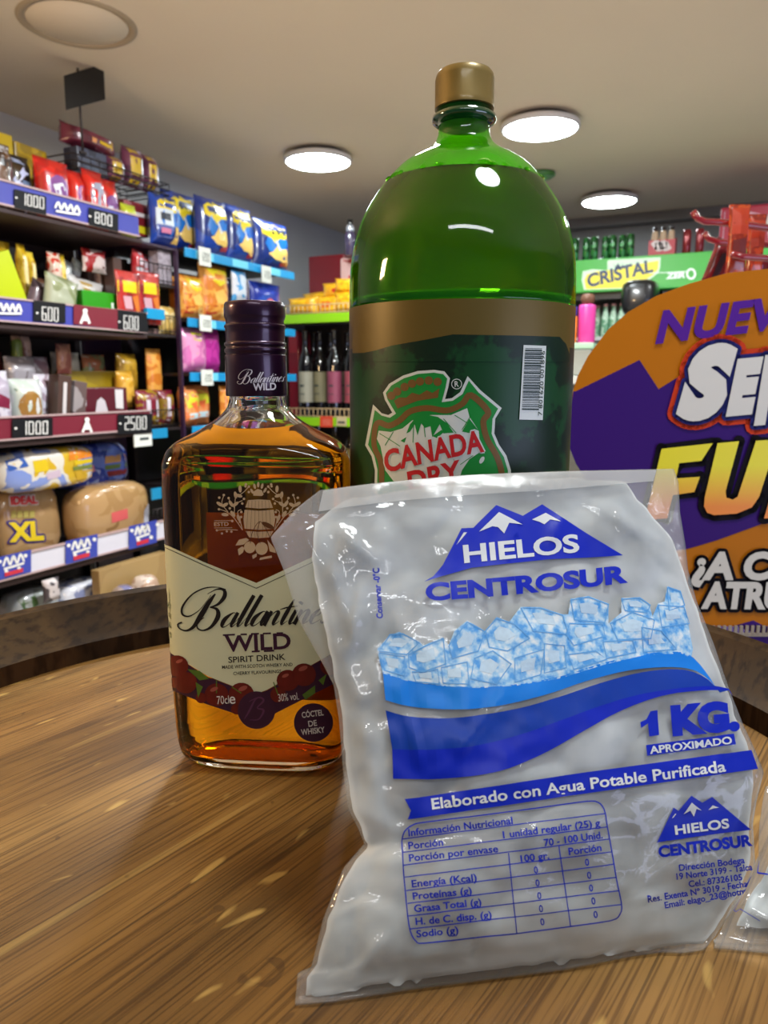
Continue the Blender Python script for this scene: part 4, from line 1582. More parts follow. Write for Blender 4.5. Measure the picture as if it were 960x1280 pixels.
i = Ink()
i.poly(K(780, 560, .23438, [(600, 945), (690, 920), (770, 960), (770, 1010), (620, 960)]))
i.emit(dpm, m_dpu, dsurf(.0010))
i = Ink()
i.text('NUEV', (819, 428), (982, 408), 36.5, 0.042, 0.22, up=(0.02, -1), space=1.06)
i.emit(dpm, mat('violet_card_print', (78, 28, 138), 0.5, spec=.15), dsurf(.0026))
Sargs = [('S', Q_([(535, 738)])[0], Q_([(815, 700)])[0], 74), ('E', Q_([(765, 716)])[0], Q_([(935, 700)])[0], 57), ('N', Q_([(895, 752)])[0], Q_([(1100, 735)])[0], 70)]
for halo, mt_, off in ((11, mat('red_card_print', (190, 56, 18), 0.5, spec=.15), .0026), (5, mat('navy_card_print', (28, 32, 98), 0.5, spec=.15), .0038), (0, mat('white_card_print', (206, 206, 200), 0.5, spec=.15), .0050)):
    i = Ink()
    for ch, p, q, h in Sargs:
        i.text(ch, p, q, h, 0.085, 0.28, up=(0.02, -1), halo=halo)
    i.emit(dpm, mt_, dsurf(off))
m_grad, nt, out = node_mat('yellow_to_orange_print')
b = nt.nodes.new('ShaderNodeBsdfPrincipled')
b.inputs['Roughness'].default_value = 0.4
tc = nt.nodes.new('ShaderNodeTexCoord')
sx = nt.nodes.new('ShaderNodeSeparateXYZ')
z0, z1 = dsurf(0)(900, 645).z, dsurf(0)(900, 560).z
mr = nt.nodes.new('ShaderNodeMapRange')
mr.inputs['From Min'].default_value, mr.inputs['From Max'].default_value = z0, z1
rp = nt.nodes.new('ShaderNodeValToRGB')
rp.color_ramp.elements[0].position, rp.color_ramp.elements[0].color = 0.15, lin(226, 130, 16)
rp.color_ramp.elements[1].position, rp.color_ramp.elements[1].color = 0.75, lin(222, 212, 0)
nt.links.new(tc.outputs['Object'], sx.inputs[0])
nt.links.new(sx.outputs['Z'], mr.inputs['Value'])
nt.links.new(mr.outputs[0], rp.inputs['Fac'])
nt.links.new(rp.outputs['Color'], b.inputs['Base Color'])
nt.links.new(b.outputs['BSDF'], out.inputs['Surface'])
m_dblack = mat('black_card_print', (16, 12, 18), 0.6, spec=.1)
F1 = [(827, 561), (891, 554), (877, 576), (849, 579), (845, 598), (875, 596), (868, 615), (841, 619), (834, 648), (806, 650)]
U1 = [(897, 554), (924, 551.5), (907, 614), (908, 622), (916, 624.5), (922, 621), (945, 551), (974, 549), (959, 590), (949, 621), (940, 634), (921, 642), (893, 644), (884, 641), (880, 633), (881, 621)]
F2 = [(955, 648), (984, 549), (1010, 548), (982, 648)]
i = Ink()
for P in (F1, U1, F2):
    i.stroke(P, 15, False, close=True)
    for p in P:
        i.disc(p[0], p[1], 7.5, n=10)
i.emit(dpm, m_dblack, dsurf(.0026))
i = Ink()
for P in (F1, U1, F2):
    i.poly(P)
i.emit(dpm, m_grad, dsurf(.0042))
for halo, mt_, off in ((4.2, m_dblack, .0026), (0, mat('cream_card_print', (202, 200, 190), 0.5, spec=.15), .0042)):
    i = Ink()
    i.text('¿A C', (864, 723), (967, 723), 31, 0.05, 0.16, halo=halo)
    i.text('ATRU', (876, 759), (985, 760), 30, 0.05, 0.14, halo=halo)
    i.emit(dpm, mt_, dsurf(off))
dpm.obj('header_print', disp)
# carton body below the header with its torn-off perforated edge
bl, br_ = DMI @ on_plane(835, 783, DP, dn_), DMI @ on_plane(1171, 783, DP, dn_)
zb = bl.z - 0.008
bx = MB()
bx.box(((bl.x + br_.x) / 2, 0.165, zb / 2), (br_.x - bl.x + .12, 0.33, zb), m_dpu, 0.004)
bx.obj('display_box', disp)
pf = MB()
k = bl.x - .02
while k < br_.x + .02:
    pf.box((k, -.003, zb + .004), (.0035, .002, .012), m_card)
    k += .0065
pf.box(((bl.x + br_.x) / 2, -.003, zb - .001), (br_.x - bl.x + .05, .002, .004), m_card)
pf.obj('perforated_edge', disp)

# red hook rack with hanging packs, beyond the display
HF = 1.34
HP = W(0, HF)
hs = lambda off=0: (lambda x, y: on_plane(x, y, HP + dn_ * off, dn_))
m_red = mat('red_enamel_wire', (138, 18, 34), 0.22, coat=1.0)
post = W(.74, HF + .02)
rack = thing('hook_rack', 'dark red metal wire rack with long hooks behind the orange display', 'rack', (post.x, post.y, 0))
PO = Vector((post.x, post.y, 0))
MB().tube([Vector((0, 0, 0.012)), Vector((0, 0, CAMZ + .33))], .014, m_red, 12).obj('post', rack)
MB().lathe([(.19, 0), (.19, .008), (.02, .014), (.0005, .014)], m_red, 40).obj('base_plate', rack)
def hook(px_pts, r=.0058, off=0.0):
    pts = [hs(off)(*p) - PO for p in px_pts]
    end = Vector((pts[-1].x * 0.0, pts[-1].y * 0.0, pts[-1].z))
    MB().tube(pts + [end], r, m_red, 10).obj('hook', rack)
hook([(866, 264), (872, 273), (880, 277), (900, 278), (930, 281), (960, 285)])
hook([(880, 291), (886, 299), (900, 303), (930, 305), (960, 306)], .0055, -.05)
hook([(915, 318), (930, 321), (960, 323)], .0055, .04)


# ================================================================== GOODS: builders (front towards local +X, width along Y)
def pouch_mesh(w_, h, d, mt, seed=0, crimp=.07, nx=12, nz=16, wr=1.0, taper=0.0):
    mb = MB()
    rn = random.Random(seed)
    ph = rn.uniform(0, 9)
    V = [[], []]
    for side in (0, 1):
        sg = 1 if side == 0 else -1
        for j in range(nz + 1):
            v = j / nz
            for k in range(nx + 1):
                u = k / nx
                cv = 0 if v < crimp * .6 or v > 1 - crimp * .6 else min(1, (min(v, 1 - v) - crimp * .6) / .22)
                prof = (max(0, 1 - abs(2 * u - 1) ** 2.6) ** .55) * math.sin(PI / 2 * cv) ** .8
                pinch = 1 - 0.07 * math.sin(PI / 2 * cv) - taper * v
                y = (u - .5) * w_ * pinch
                x = sg * (d / 2 * prof + .0012)
                x += wr * .04 * d * noise.noise(Vector((u * 5 + ph, v * 6, side * 7 + ph))) * (1 if prof > .05 else 0)
                if k in (0, nx):
                    x = sg * .0006
                if cv == 0:
                    x += .010 * w_ * math.sin(u * 19 + ph)
                V[side].append(Vector((x, y, v * h)))
    w1 = nx + 1
    q = [(j * w1 + k, j * w1 + k + 1, (j + 1) * w1 + k + 1, (j + 1) * w1 + k) for j in range(nz) for k in range(nx)]
    mb.add(V[0], q, mt, True)
    mb.add(V[1], [tuple(reversed(x)) for x in q], mt, True)
    n0 = len(V[0])
    ring = list(range(w1)) + [j * w1 + nx for j in range(1, nz + 1)] + [nz * w1 + k for k in range(nx - 1, -1, -1)] + [j * w1 for j in range(nz - 1, 0, -1)]
    for a in range(len(ring)):
        p, r = ring[a], ring[(a + 1) % len(ring)]
        mb.f.append((r, p, n0 + p, n0 + r))
        mb.mi.append(0)
        mb.smooth.append(True)
    return mb


def carton_mesh(w_, h, d, mt, seed=0):
    return MB().box((0, 0, h / 2), (d, w_, h), mt, min(w_, h, d) * .05)


def loaf_mesh(w_, h, d, mt, seed=0):
    """Soft bagged bakery goods: a bulging rounded block with gathered lumps."""
    mb = MB()
    nx, nz = 22, 14
    vs, fs = [], []
    for j in range(nz + 1):
        a = -PI / 2 + PI * j / nz
        for k in range(nx):
            b = 2 * PI * k / nx
            ca, sa = math.cos(a), math.sin(a)
            cb, sb_ = math.cos(b), math.sin(b)
            f = lambda t, e: math.copysign(abs(t) ** e, t)
            p = Vector((f(ca, .45) * f(cb, .6) * d / 2, f(ca, .45) * f(sb_, .6) * w_ / 2, f(sa, .55) * h / 2))
            p *= 1 + .05 * noise.noise(Vector((p.x * 22 + seed, p.y * 22, p.z * 22)))
            p.z += h / 2
            vs.append(p)
    for j in range(nz):
        for k in range(nx):
            k2 = (k + 1) % nx
            fs.append((j * nx + k, j * nx + k2, (j + 1) * nx + k2, (j + 1) * nx + k))
    mb.add(vs, fs, mt, True)
    lo_ = min(v.z for v in vs)
    for v in mb.v:
        v.z -= lo_
    return mb


def tray_mesh(w_, h, d, mt, seed=0):
    """Open-topped display carton with a raised back."""
    mb = MB()
    t_ = .004
    mb.box((0, 0, t_ / 2), (d, w_, t_), mt)
    mb.box((d / 2 - t_ / 2, 0, h * .5), (t_, w_, h), mt)
    mb.box((-d / 2 + t_ / 2, 0, h * .6), (t_, w_, h * 1.2), mt)
    for s in (-1, 1):
        mb.box((0, s * (w_ / 2 - t_ / 2), h * .5), (d - 2 * t_, t_, h), mt)
    return mb


GOODS = []
SHAPES = {'pouch': pouch_mesh, 'box': carton_mesh, 'loaf': loaf_mesh, 'tray': tray_mesh}


def goods(kind, w_, h, d, cols, design=(), seed=0, name='snack_bag', scale=14.0, rough=.28):
    mt = wrapper(cols, scale, rough, seed) if len(cols) > 1 else mat('plain_%02x%02x%02x' % cols[0], cols[0], rough, coat=.4)
    mb = SHAPES[kind](w_, h, d, mt, seed)
    bv = mb.bvh()
    n_ = 0
    for rgb, pts in design:
        n_ += 1
        off = .0012 + .0004 * n_

        def sf(u, v):
            hit, nor, q, ds = bv.ray_cast(Vector((2, u, v)), Vector((-1, 0, 0)))
            if hit is None:
                hit = bv.find_nearest(Vector((d / 2, u, v)))[0]
            return hit + Vector((off, 0, 0))
        i = Ink()
        i.poly([((x - .5) * w_, (1 - y) * h) for x, y in pts])
        i.emit(mb, mat('print_%02x%02x%02x' % rgb, rgb, .32, coat=.3), sf, max(w_, h) / 7)
    return mb.obj(name)


def lean(o, a):
    """Lean a pack back by a radians about its lower back edge."""
    o.rotation_euler = (o.rotation_euler.x, -a, o.rotation_euler.z)


def left_item(kind, box, X, d, cols, label, name='snack_bag', cat='snack bag', design=(), z=None, group=None, tilt=0.0, roll=0.0, scale=14.0, rough=.28, seed=None, yaw=0.0, top=None):
    """Put an article on the left-hand shelving: box is where its front shows in the photograph, X the plane of that front."""
    x0, y0, x1, y1 = box
    xm = (x0 + x1) / 2
    ya = on_axis(x0, (y0 + y1) / 2, 0, X).y
    yb = on_axis(x1, (y0 + y1) / 2, 0, X).y
    zt_ = on_axis(xm, y0, 0, X).z if top is None else top
    zb_ = on_axis(xm, y1, 0, X).z if z is None else z
    o = goods(kind, yb - ya, zt_ - zb_, d, cols, design, len(bpy.data.objects) if seed is None else seed, name, scale, rough)
    o.location = (X - d / 2, (ya + yb) / 2, zb_ + (.0016 if z is not None else 0) + (yb - ya) / 2 * abs(math.sin(roll)))
    o.rotation_euler = (roll, -tilt, yaw)
    GOODS.append((o, Vector((-1, 0, 0))))
    return tag(o, label, cat, group)


def back_item(kind, box, Y, d, cols, label, name='snack_bag', cat='snack bag', design=(), z=None, group=None, scale=14.0, rough=.28, roll=0.0, seed=None):
    x0, y0, x1, y1 = box
    xm = (x0 + x1) / 2
    xa = on_axis(x0, (y0 + y1) / 2, 1, Y).x
    xb = on_axis(x1, (y0 + y1) / 2, 1, Y).x
    zt_ = on_axis(xm, y0, 1, Y).z
    zb_ = on_axis(xm, y1, 1, Y).z if z is None else z
    o = goods(kind, xb - xa, zt_ - zb_, d, cols, design, len(bpy.data.objects) if seed is None else seed, name, scale, rough)
    o.location = ((xa + xb) / 2, Y + d / 2, zb_ + (.0016 if z is not None else 0) + (xb - xa) / 2 * abs(math.sin(roll)))
    GOODS.append((o, Vector((0, 1, 0))))
    o.rotation_euler = (roll, 0, -PI / 2)
    return tag(o, label, cat, group)


def lathe_item(prof, mt, name, label, cat, loc, group=None, n=28):
    o = MB().lathe(prof, mt, n).obj(name, None, loc, sharp=50)
    return tag(o, label, cat, group)


# hanging packs on the hook rack
def hang_item(box, f, d, cols, label, design=(), roll=0.0, name='hanging_snack_pack'):
    x0, y0, x1, y1 = box
    p = W(0, f)
    q = lambda x, y: on_plane(x, y, p, dn_)
    w_ = (q(x1, (y0 + y1) / 2) - q(x0, (y0 + y1) / 2)).length
    a, b_ = q((x0 + x1) / 2, y0), q((x0 + x1) / 2, y1)
    o = goods('pouch', w_, (a - b_).length, d, cols, design, len(bpy.data.objects), name, 60, .25)
    o.location = b_
    o.rotation_euler = (roll, 0, TH - PI / 2)
    return tag(o, label, 'snack pack')


hang_item((905, 256, 931, 350), HF - .018, .014, [(196, 74, 22), (150, 44, 20), (214, 100, 40)], 'orange wrapped pack hanging from the red hook, nearest the ring of the cooler sign',
          [((190, 60, 24), [(.1, .05), (.9, .05), (.9, .4), (.1, .4)]), ((110, 36, 30), [(.2, .48), (.8, .45), (.85, .72), (.2, .75)])])
hang_item((930, 268, 952, 350), HF + .03, .014, [(186, 66, 24), (140, 40, 20), (205, 90, 40)], 'second orange pack hanging on the red hook, behind the first at its right',
          [((178, 56, 24), [(.1, .1), (.9, .1), (.9, .5), (.1, .5)])])
hang_item((872, 298, 902, 362), HF + .08, .016, [(120, 14, 30), (90, 10, 22), (150, 24, 40)], 'dark red pack hanging aslant below the hook tip', [((40, 12, 20), [(.35, .3), (.6, .25), (.55, .75), (.3, .8)])], roll=-.32)
hang_item((936, 322, 960, 362), HF + .075, .014, [(110, 12, 26), (84, 8, 20), (170, 120, 190)], 'small dark red pack on the lowest hook at the right edge', [((176, 140, 200), [(.2, .3), (.5, .25), (.5, .6), (.25, .6)])])

# ================================================================== LEFT SHELF UNIT
m_dark = mat('dark_shelf_metal', (34, 24, 26), 0.5)
m_under = mat('brown_shelf_underside', (44, 22, 22), 0.6)
m_rail = mat('rail_grey_edge', (176, 150, 150), 0.4)
m_rblue = mat('rail_blue', (56, 60, 150), 0.45, coat=.1)
m_rmar = mat('rail_maroon', (112, 32, 48), 0.35, coat=.4)
m_rblk = mat('rail_black', (20, 20, 24), 0.5, spec=.2)
m_rwht = mat('rail_white', (206, 204, 216), 0.35, coat=.4)
m_digit = mat('white_digits', (226, 224, 220), 0.45)
SX0, SX1 = SXB + .02, -2.41
SY0, SY1 = 1.25, 2.56
shelfz = [.43, .935, 1.352, 1.748]
unit = thing('snack_shelf', 'dark four-tier shop shelf along the left wall with coloured price rails', 'shelf', (SX0, SY0, 0))
UO = Vector((SX0, SY0, 0))
un = lambda mb, nm, p=unit, **k: mb.obj(nm, p, **k)
un(MB().box((.01, (SY1 - SY0) / 2, .98), (.02, SY1 - SY0, 1.70), mat('dark_back_panel', (30, 20, 24), .6)), 'back_panel')
un(MB().box((.22, (SY1 - SY0) / 2, .05), (.42, SY1 - SY0, .10), m_dark), 'plinth')
for yy in (0.015, SY1 - SY0 - .015):
    un(MB().box((.035, yy, .95), (.05, .03, 1.9), m_dark), 'upright')
for z_ in shelfz:
    sh = MB()
    sh.box(((SX1 - SX0) / 2 + .01, (SY1 - SY0) / 2, z_ - .009), (SX1 - SX0 - .02, SY1 - SY0, .018), m_under, .003)
    un(sh, 'shelf_board')
lsurf = lambda off: (lambda x, y: on_axis(x, y, 0, -2.395 + off) - UO)


def rail(zc, y1, parts_fn, base):
    mb = MB()
    mb.box((SX1 - SX0 + .005, (y1 - SY0) / 2, zc), (.010, y1 - SY0, .080), base)
    for s in (-1, 1):
        mb.box((SX1 - SX0 + .008, (y1 - SY0) / 2, zc + s * .040), (.016, y1 - SY0, .006), m_rail)
    r = un(mb, 'price_rail')
    parts_fn(r)


def strip_part(r, name, *layers):
    pm = MB()
    for ink, mt_, off in layers:
        ink.emit(pm, mt_, lsurf(off))
    pm.obj(name, r)


def wob(i, x0, y0, x1, y1, slope, n=9):
    """Loose white script mark of a rail advert."""
    pts = []
    for k in range(n):
        x = x0 + (x1 - x0) * k / (n - 1)
        pts.append((x, (y0 if k % 2 else y1) + slope * (x - x0), 2.6))
    i.stroke(pts, n=5)
    i.stroke([(x0 + 1, y1 + 3.5), ((x0 + x1) / 2, y1 + 3 + slope * (x1 - x0) / 2), (x1, y1 + 2 + slope * (x1 - x0))], 2.6)


def panel(*pts):
    return Ink().poly(list(pts))


def price(txt, x0, y0, x1, y1, sl):
    i = Ink()
    digits(i, txt, x0, y0, x1, y1, sl)
    return i


def rail_one(r):
    strip_part(r, 'price_panel', (panel((18, 236), (58, 246), (58, 269), (18, 260)), m_rblk, .0014), (price('.1000', 18, 239, 56, 254, .21), m_digit, .003))
    strip_part(r, 'price_panel', (panel((111, 259), (148, 268), (148, 290), (111, 281)), m_rblk, .0014), (price('.800', 110, 262.5, 141, 277, .21), m_digit, .003))
    i = Ink()
    wob(i, 69, 252, 100, 260, .2)
    strip_part(r, 'rail_advert', (i, m_digit, .003))


def rail_two(r):
    strip_part(r, 'price_panel', (panel((42, 375), (82, 379.5), (82, 404), (42, 401)), m_rblk, .0014), (price('.600', 44, 382, 74, 400, .09), m_digit, .003))
    strip_part(r, 'price_panel', (panel((147, 387), (183, 391), (186, 416), (147, 412)), m_rblk, .0014), (price('.600', 147, 393, 174, 411, .09), m_digit, .003))
    i = Ink()
    clown(i, 106.5, 396)
    strip_part(r, 'maroon_panel', (panel((92, 380.5), (147, 387), (147, 412), (92, 405)), m_rmar, .0014), (i, m_digit, .003))
    i = Ink()
    wob(i, -3, 379, 27, 388, .06)
    strip_part(r, 'rail_advert', (i, m_digit, .003))


def clown(i, x, y):
    """White silhouette of a little figure in a wide smock."""
    i.poly([(x - 2, y - 5), (x + 2, y - 5), (x + 7, y + 8), (x + 4, y + 9), (x + 3, y + 5), (x - 3, y + 5), (x - 4, y + 9), (x - 7, y + 8)])
    i.disc(x, y - 7.5, 3, n=10)


def rail_three(r):
    strip_part(r, 'price_panel', (panel((15, 524), (66, 522), (66, 545), (15, 548)), m_rblk, .0014), (price('.1000', 17, 527, 61, 544, -.03), m_digit, .003))
    strip_part(r, 'price_panel', (panel((147, 518), (190, 517), (190, 541), (147, 543)), m_rblk, .0014), (price('.2500', 148, 521, 184, 538, -.03), m_digit, .003))
    i = Ink()
    clown(i, 109, 532)
    strip_part(r, 'rail_advert', (i, m_digit, .003))


def rail_four(r):
    for x0, x1 in ((-4, 39), (82, 122), (161, 196)):
        ya, yb = 711 - .235 * x0, 711 - .235 * x1
        i = panel((x0, ya - 15), (x1, yb - 15), (x1, yb + 13), (x0, ya + 14))
        j = Ink()
        wob(j, x0 + 8, ya - 14, x1 - 9, ya - 4, -.235, 7)
        for k in range(5):
            j.disc(x0 + 4 + k * 8, ya - 9 - .235 * (4 + k * 8) + (k % 2) * 14, 2.4, n=8)
        q = panel((x0 + 10, ya + 4), (x1 - 10, yb + 8), (x1 - 10, yb + 13), (x0 + 10, ya + 9))
        strip_part(r, 'blue_card', (i, mat('rail_card_blue', (52, 66, 160), .4), .0014), (j, m_digit, .003), (q, mat('rail_card_red', (190, 40, 60), .4), .0045))


rail(.483, SY1 + .03, rail_four, m_rwht)
rail(.985, SY1 - .02, rail_three, m_rmar)
rail(1.400, SY1 - .01, rail_two, m_rblue)
rail(1.795, SY1 - .03, rail_one, m_rblue)

# black price card on a rod above the shelf
CX_ = -2.512
q_ = lambda x, y: on_axis(x, y, 0, CX_)
RO = Vector((CX_, q_(103, 180).y, 2.0505))
t = thing('card_holder', 'black square card on a thin rod clipped to the wire basket', 'sign', RO)
MB().tube([Vector((0, 0, 0)), Vector((0, 0, q_(103, 88).z - RO.z))], .0045, m_dark, 8).obj('rod', t)
MB().box((0, 0, .006), (.014, .03, .012), m_dark, .002).obj('clip', t)
tilt = lambda off: (lambda x, y: q_(x, y) - RO + Vector((off, 0, 0)))
MB().prism([(78, 95), (127, 80), (129.5, 125), (81, 138)], tilt(.010), tilt(.006), mat('black_card', (26, 22, 20), .7)).obj('card', t, fix=True)

Z1, Z2, Z3, Z4 = 1.748, 1.352, .935, .43
LOGO = lambda c: (c, [(.15, .22), (.5, .12), (.85, .2), (.82, .36), (.5, .44), (.2, .38)])
DISC = lambda c, x=.5, y=.5, r=.3, n=10, ry=None: (c, [(x + r * math.cos(2 * PI * k / n), y + (ry or r) * math.sin(2 * PI * k / n)) for k in range(n)])
BAND = lambda c, a, b_: (c, [(.06, a), (.94, a), (.94, b_), (.06, b_)])
X1 = -2.46

# --- top tier
left_item('pouch', (-14, 176, 27, 250), X1, .10, [(60, 36, 20), (96, 60, 30), (34, 22, 18)], 'brown snack bag with a silver top, first on the top tier at the left edge', design=[BAND((186, 186, 190), .03, .24), BAND((30, 22, 22), .26, .36), ((190, 170, 150), [(.55, .9), (.62, .72), (.72, .9), (.66, .95)])], z=Z1)
left_item('pouch', (24, 188, 62, 256), X1, .10, [(28, 24, 26), (60, 44, 26), (24, 22, 24)], 'black snack bag with a white swirl and blue stripes on the top tier', design=[((168, 180, 214), [(.1, .05), (.6, .08), (.7, .16), (.15, .14)]), ((196, 200, 230), [(.2, .42), (.55, .2), (.75, .3), (.6, .32), (.38, .44), (.8, .5), (.7, .8), (.55, .95), (.6, .6), (.3, .5)]), ((110, 130, 160), [(.45, .4), (.9, .42), (.92, .52), (.5, .5)])], z=Z1)
left_item('box', (-12, 166, 16, 188), -2.62, .12, [(186, 158, 12)], 'yellow carton at the back of the top tier, left edge', 'snack_carton', 'carton', z=2.0 - .02)
left_item('box', (18, 184, 58, 214), -2.66, .12, [(182, 148, 14), (150, 120, 10), (196, 168, 30)], 'flat yellow carton lying behind the black and red bags on the top tier', 'snack_carton', 'carton', z=1.90, roll=-.04)
left_item('box', (-12, 216, 54, 252), -2.67, .11, [(40, 28, 24)], 'dark brown carton stacked under the yellow cartons at the back', 'snack_carton', 'carton', z=Z1, top=1.895)
RED = [(206, 38, 26), (176, 24, 20), (220, 60, 40)]
for k, (bx_, lb, ds) in enumerate((
        ((52, 199, 94, 262), 'red snack pouch with a purple and silver disc, largest on the top tier', [DISC((118, 56, 130), .52, .45, .3, 10, .2), ((206, 206, 214), [(.32, .42), (.6, .36), (.7, .46), (.45, .62)]), ((60, 50, 60), [(.4, .66), (.8, .62), (.75, .85), (.45, .85)])]),
        ((93, 214, 113, 266), 'narrow red snack pouch with a lilac panel, behind the largest one', [DISC((150, 90, 150), .6, .4, .3, 10, .15), ((200, 190, 214), [(.4, .55), (.8, .5), (.8, .85), (.5, .85)])]),
        ((112, 213, 136, 268), 'red snack pouch with a tall grey rounded panel', [((150, 152, 170), [(.15, .35), (.3, .22), (.6, .2), (.75, .32), (.8, .9), (.2, .9)])]),
        ((134, 222, 161, 274), 'red snack pouch at the far end of the top tier, purple and white panel', [DISC((120, 60, 130), .55, .42, .3, 10, .14), ((196, 196, 214), [(.3, .48), (.8, .44), (.85, .7), (.4, .72)]), ((60, 30, 50), [(.35, .74), (.8, .72), (.8, .92), (.4, .92)])]))):
    left_item('pouch', bx_, X1 - .012 * (k % 2), .08, RED, lb, design=ds, z=Z1, group='red pouches on the top tier')
left_item('pouch', (158, 256, 176, 284), -2.48, .05, [(176, 186, 40), (206, 206, 60), (150, 130, 30)], 'small lime yellow packet at the end of the blue rail', z=1.77)

# wire basket standing on the top tier
m_wire = mat('black_basket_wire', (40, 32, 32), .4, .5)


def basket(name, label, y0, y1, x0, x1, z0, z1, parent_loc, nw=10, mtw=None):
    t_ = thing(name, label, 'basket', (x0, y0, z0))
    mb = MB()
    L, D_, H = y1 - y0, x1 - x0, z1 - z0
    for zz in (.004, H * .5, H):
        mb.tube([(0, 0, zz), (D_, 0, zz), (D_, L, zz), (0, L, zz), (0, 0, zz)], .0032, mtw or m_wire, 6)
    mb.obj('frame', t_)
    mg = MB()
    for k in range(nw + 1):
        yy = L * k / nw
        mg.tube([(0, yy, H), (0, yy, .004), (D_, yy, .004), (D_, yy, H)], .0018, mtw or m_wire, 5)
    mg.obj('wire_mesh', t_)
    return t_


ya, yb = on_axis(92, 215, 0, -2.52).y, on_axis(211, 230, 0, -2.52).y
basket('wire_basket', 'black wire basket on top of the left shelf holding striped packs', ya, yb, -2.78, -2.52, 1.995, 2.047, None, 12)
bs = MB()
for yy in (ya + .05, min(yb - .05, 2.51)):
    for xx in (-2.77, -2.61):
        bs.tube([(xx, yy, 1.7485), (xx, yy, 1.994)], .005, m_wire, 6)
o = tag(bs.obj('basket_stand'), 'four thin black legs under the wire basket on the top tier', 'stand')
STRIPE = lambda: [((206, 170, 24), [(.18, .05), (.62, .05), (.62, .95), (.18, .95)]), ((196, 186, 206), [(.66, .03), (.95, .03), (.95, .97), (.66, .97)])]
left_item('pouch', (94, 164, 160, 196), -2.53, .13, [(84, 28, 44), (110, 40, 60), (70, 22, 36)], 'maroon and yellow bar pack lying across the top of the wire basket', 'bar_pack', 'snack pack', design=[((224, 184, 20), [(.52, .12), (.94, .25), (.94, .75), (.52, .62)]), ((200, 190, 206), [(.5, .7), (.92, .82), (.92, .95), (.5, .86)]), ((222, 150, 90), [(.36, .12), (.46, .12), (.46, .7), (.38, .7)])], z=2.092, roll=-.06)
for k, (bx_, lb) in enumerate((((138, 195, 160, 236), 'purple and yellow striped pack in the wire basket, leftmost of three'), ((160, 184, 184, 238), 'purple, lilac and yellow striped pack in the middle of the wire basket'), ((184, 194, 201, 244), 'striped yellow pack at the far end of the wire basket'))):
    left_item('pouch', bx_, -2.54, .08, [(86, 40, 66), (110, 56, 84), (70, 30, 54)], lb, 'bar_pack', 'snack pack', design=STRIPE(), z=2.001, group='striped packs in the wire basket')
left_item('box', (102, 190, 138, 226), -2.56, .08, [(30, 32, 56), (60, 66, 90), (24, 24, 40)], 'dark navy carton in the wire basket under the maroon pack', 'snack_carton', 'carton', z=2.001)

# --- second tier
left_item('box', (-10, 306, 46, 372), -2.62, .10, [(30, 22, 22)], 'dark box at the back of the second tier', 'snack_carton', 'carton', z=Z2)
for k, (bx_, lb) in enumerate((((-6, 300, 28, 345), 'shiny yellow packet standing at the back of the second tier, left edge'), ((30, 306, 40, 345), 'narrow yellow packet at the back of the second tier'), ((42, 316, 51, 345), 'thin golden packet beside the dark gap on the second tier'))):
    left_item('pouch', bx_, -2.56, .05, [(190, 150, 24), (222, 190, 60), (140, 100, 20)], lb, design=[DISC((236, 214, 150), .5, .45, .25)], z=1.44, scale=24)
tr_ = left_item('tray', (-10, 328, 38, 392), -2.425, .06, [(172, 186, 10)], 'lime green open display tray tipped forward on the second tier', 'display_tray', 'tray', z=Z2, roll=.35)
left_item('pouch', (14, 332, 44, 372), -2.50, .05, [(90, 70, 80), (150, 130, 140), (40, 30, 36)], 'dark mauve packet in the lime tray', z=1.40, roll=.3)
left_item('pouch', (42, 352, 66, 386), -2.45, .05, [(64, 50, 54), (110, 90, 96), (36, 26, 30)], 'dark mauve packet lying beside the lime tray', z=Z2 + .02, roll=-.4)
left_item('pouch', (56, 350, 98, 392), -2.44, .06, [(128, 134, 96), (160, 164, 140), (96, 100, 80)], 'dull grey-green packet leaning on the second-tier rail', z=Z2 + .02, roll=-.2)
left_item('pouch', (66, 316, 82, 350), -2.55, .05, [(190, 60, 40), (220, 190, 170), (200, 150, 60)], 'red, white and gold packet standing at the back of the second tier', z=1.44, scale=30)
left_item('pouch', (84, 318, 94, 362), -2.55, .04, [(196, 160, 30), (230, 200, 110), (120, 90, 30)], 'slim golden packet next to the red and white one', z=1.42, scale=30)
for k, (x0, lb) in enumerate(((95, 'first'), (104, 'second'), (113, 'third'))):
    left_item('pouch', (x0, 324 - k, x0 + 12, 348 - k), -2.54, .04, [(186, 192, 190), (226, 230, 228), (110, 116, 116)], lb + ' silver packet of the leaning row in the rear basket of the second tier', z=1.50, roll=-.3, group='silver packets on the second tier', scale=30)
for k, x0 in enumerate((128, 140)):
    left_item('box', (x0, 322, x0 + 10, 344), -2.54, .06, [(82, 60, 54)], ('brown block packet beside the silver row, nearer one', 'brown block packet at the end of the silver row')[k], 'snack_carton', 'carton', z=1.52)
left_item('pouch', (106, 312, 136, 325), -2.53, .04, [(150, 26, 30), (200, 180, 176), (90, 20, 24)], 'red and white packet lying over the silver row', z=1.60)
left_item('pouch', (108, 350, 152, 382), -2.47, .06, [(206, 200, 196), (226, 222, 220), (170, 140, 90)], 'white snack bag with a gold patch above the green carton', design=[((176, 140, 70), [(.25, .1), (.6, .12), (.5, .35), (.3, .3)]), ((150, 156, 160), [(.55, .45), (.75, .4), (.8, .6), (.6, .62)])], z=1.40, roll=-.15)
left_item('box', (108, 366, 172, 396), -2.44, .10, [(44, 140, 24)], 'bright green open carton behind the second-tier rail', 'snack_carton', 'carton', design=[((206, 220, 200), [(.52, .25), (.58, .25), (.56, .5), (.54, .5)])], z=Z2 + .003)
lb2 = ('red and yellow bag with a pale pink patch, hanging just above the green carton', 'red and yellow bag at the end of the second tier')
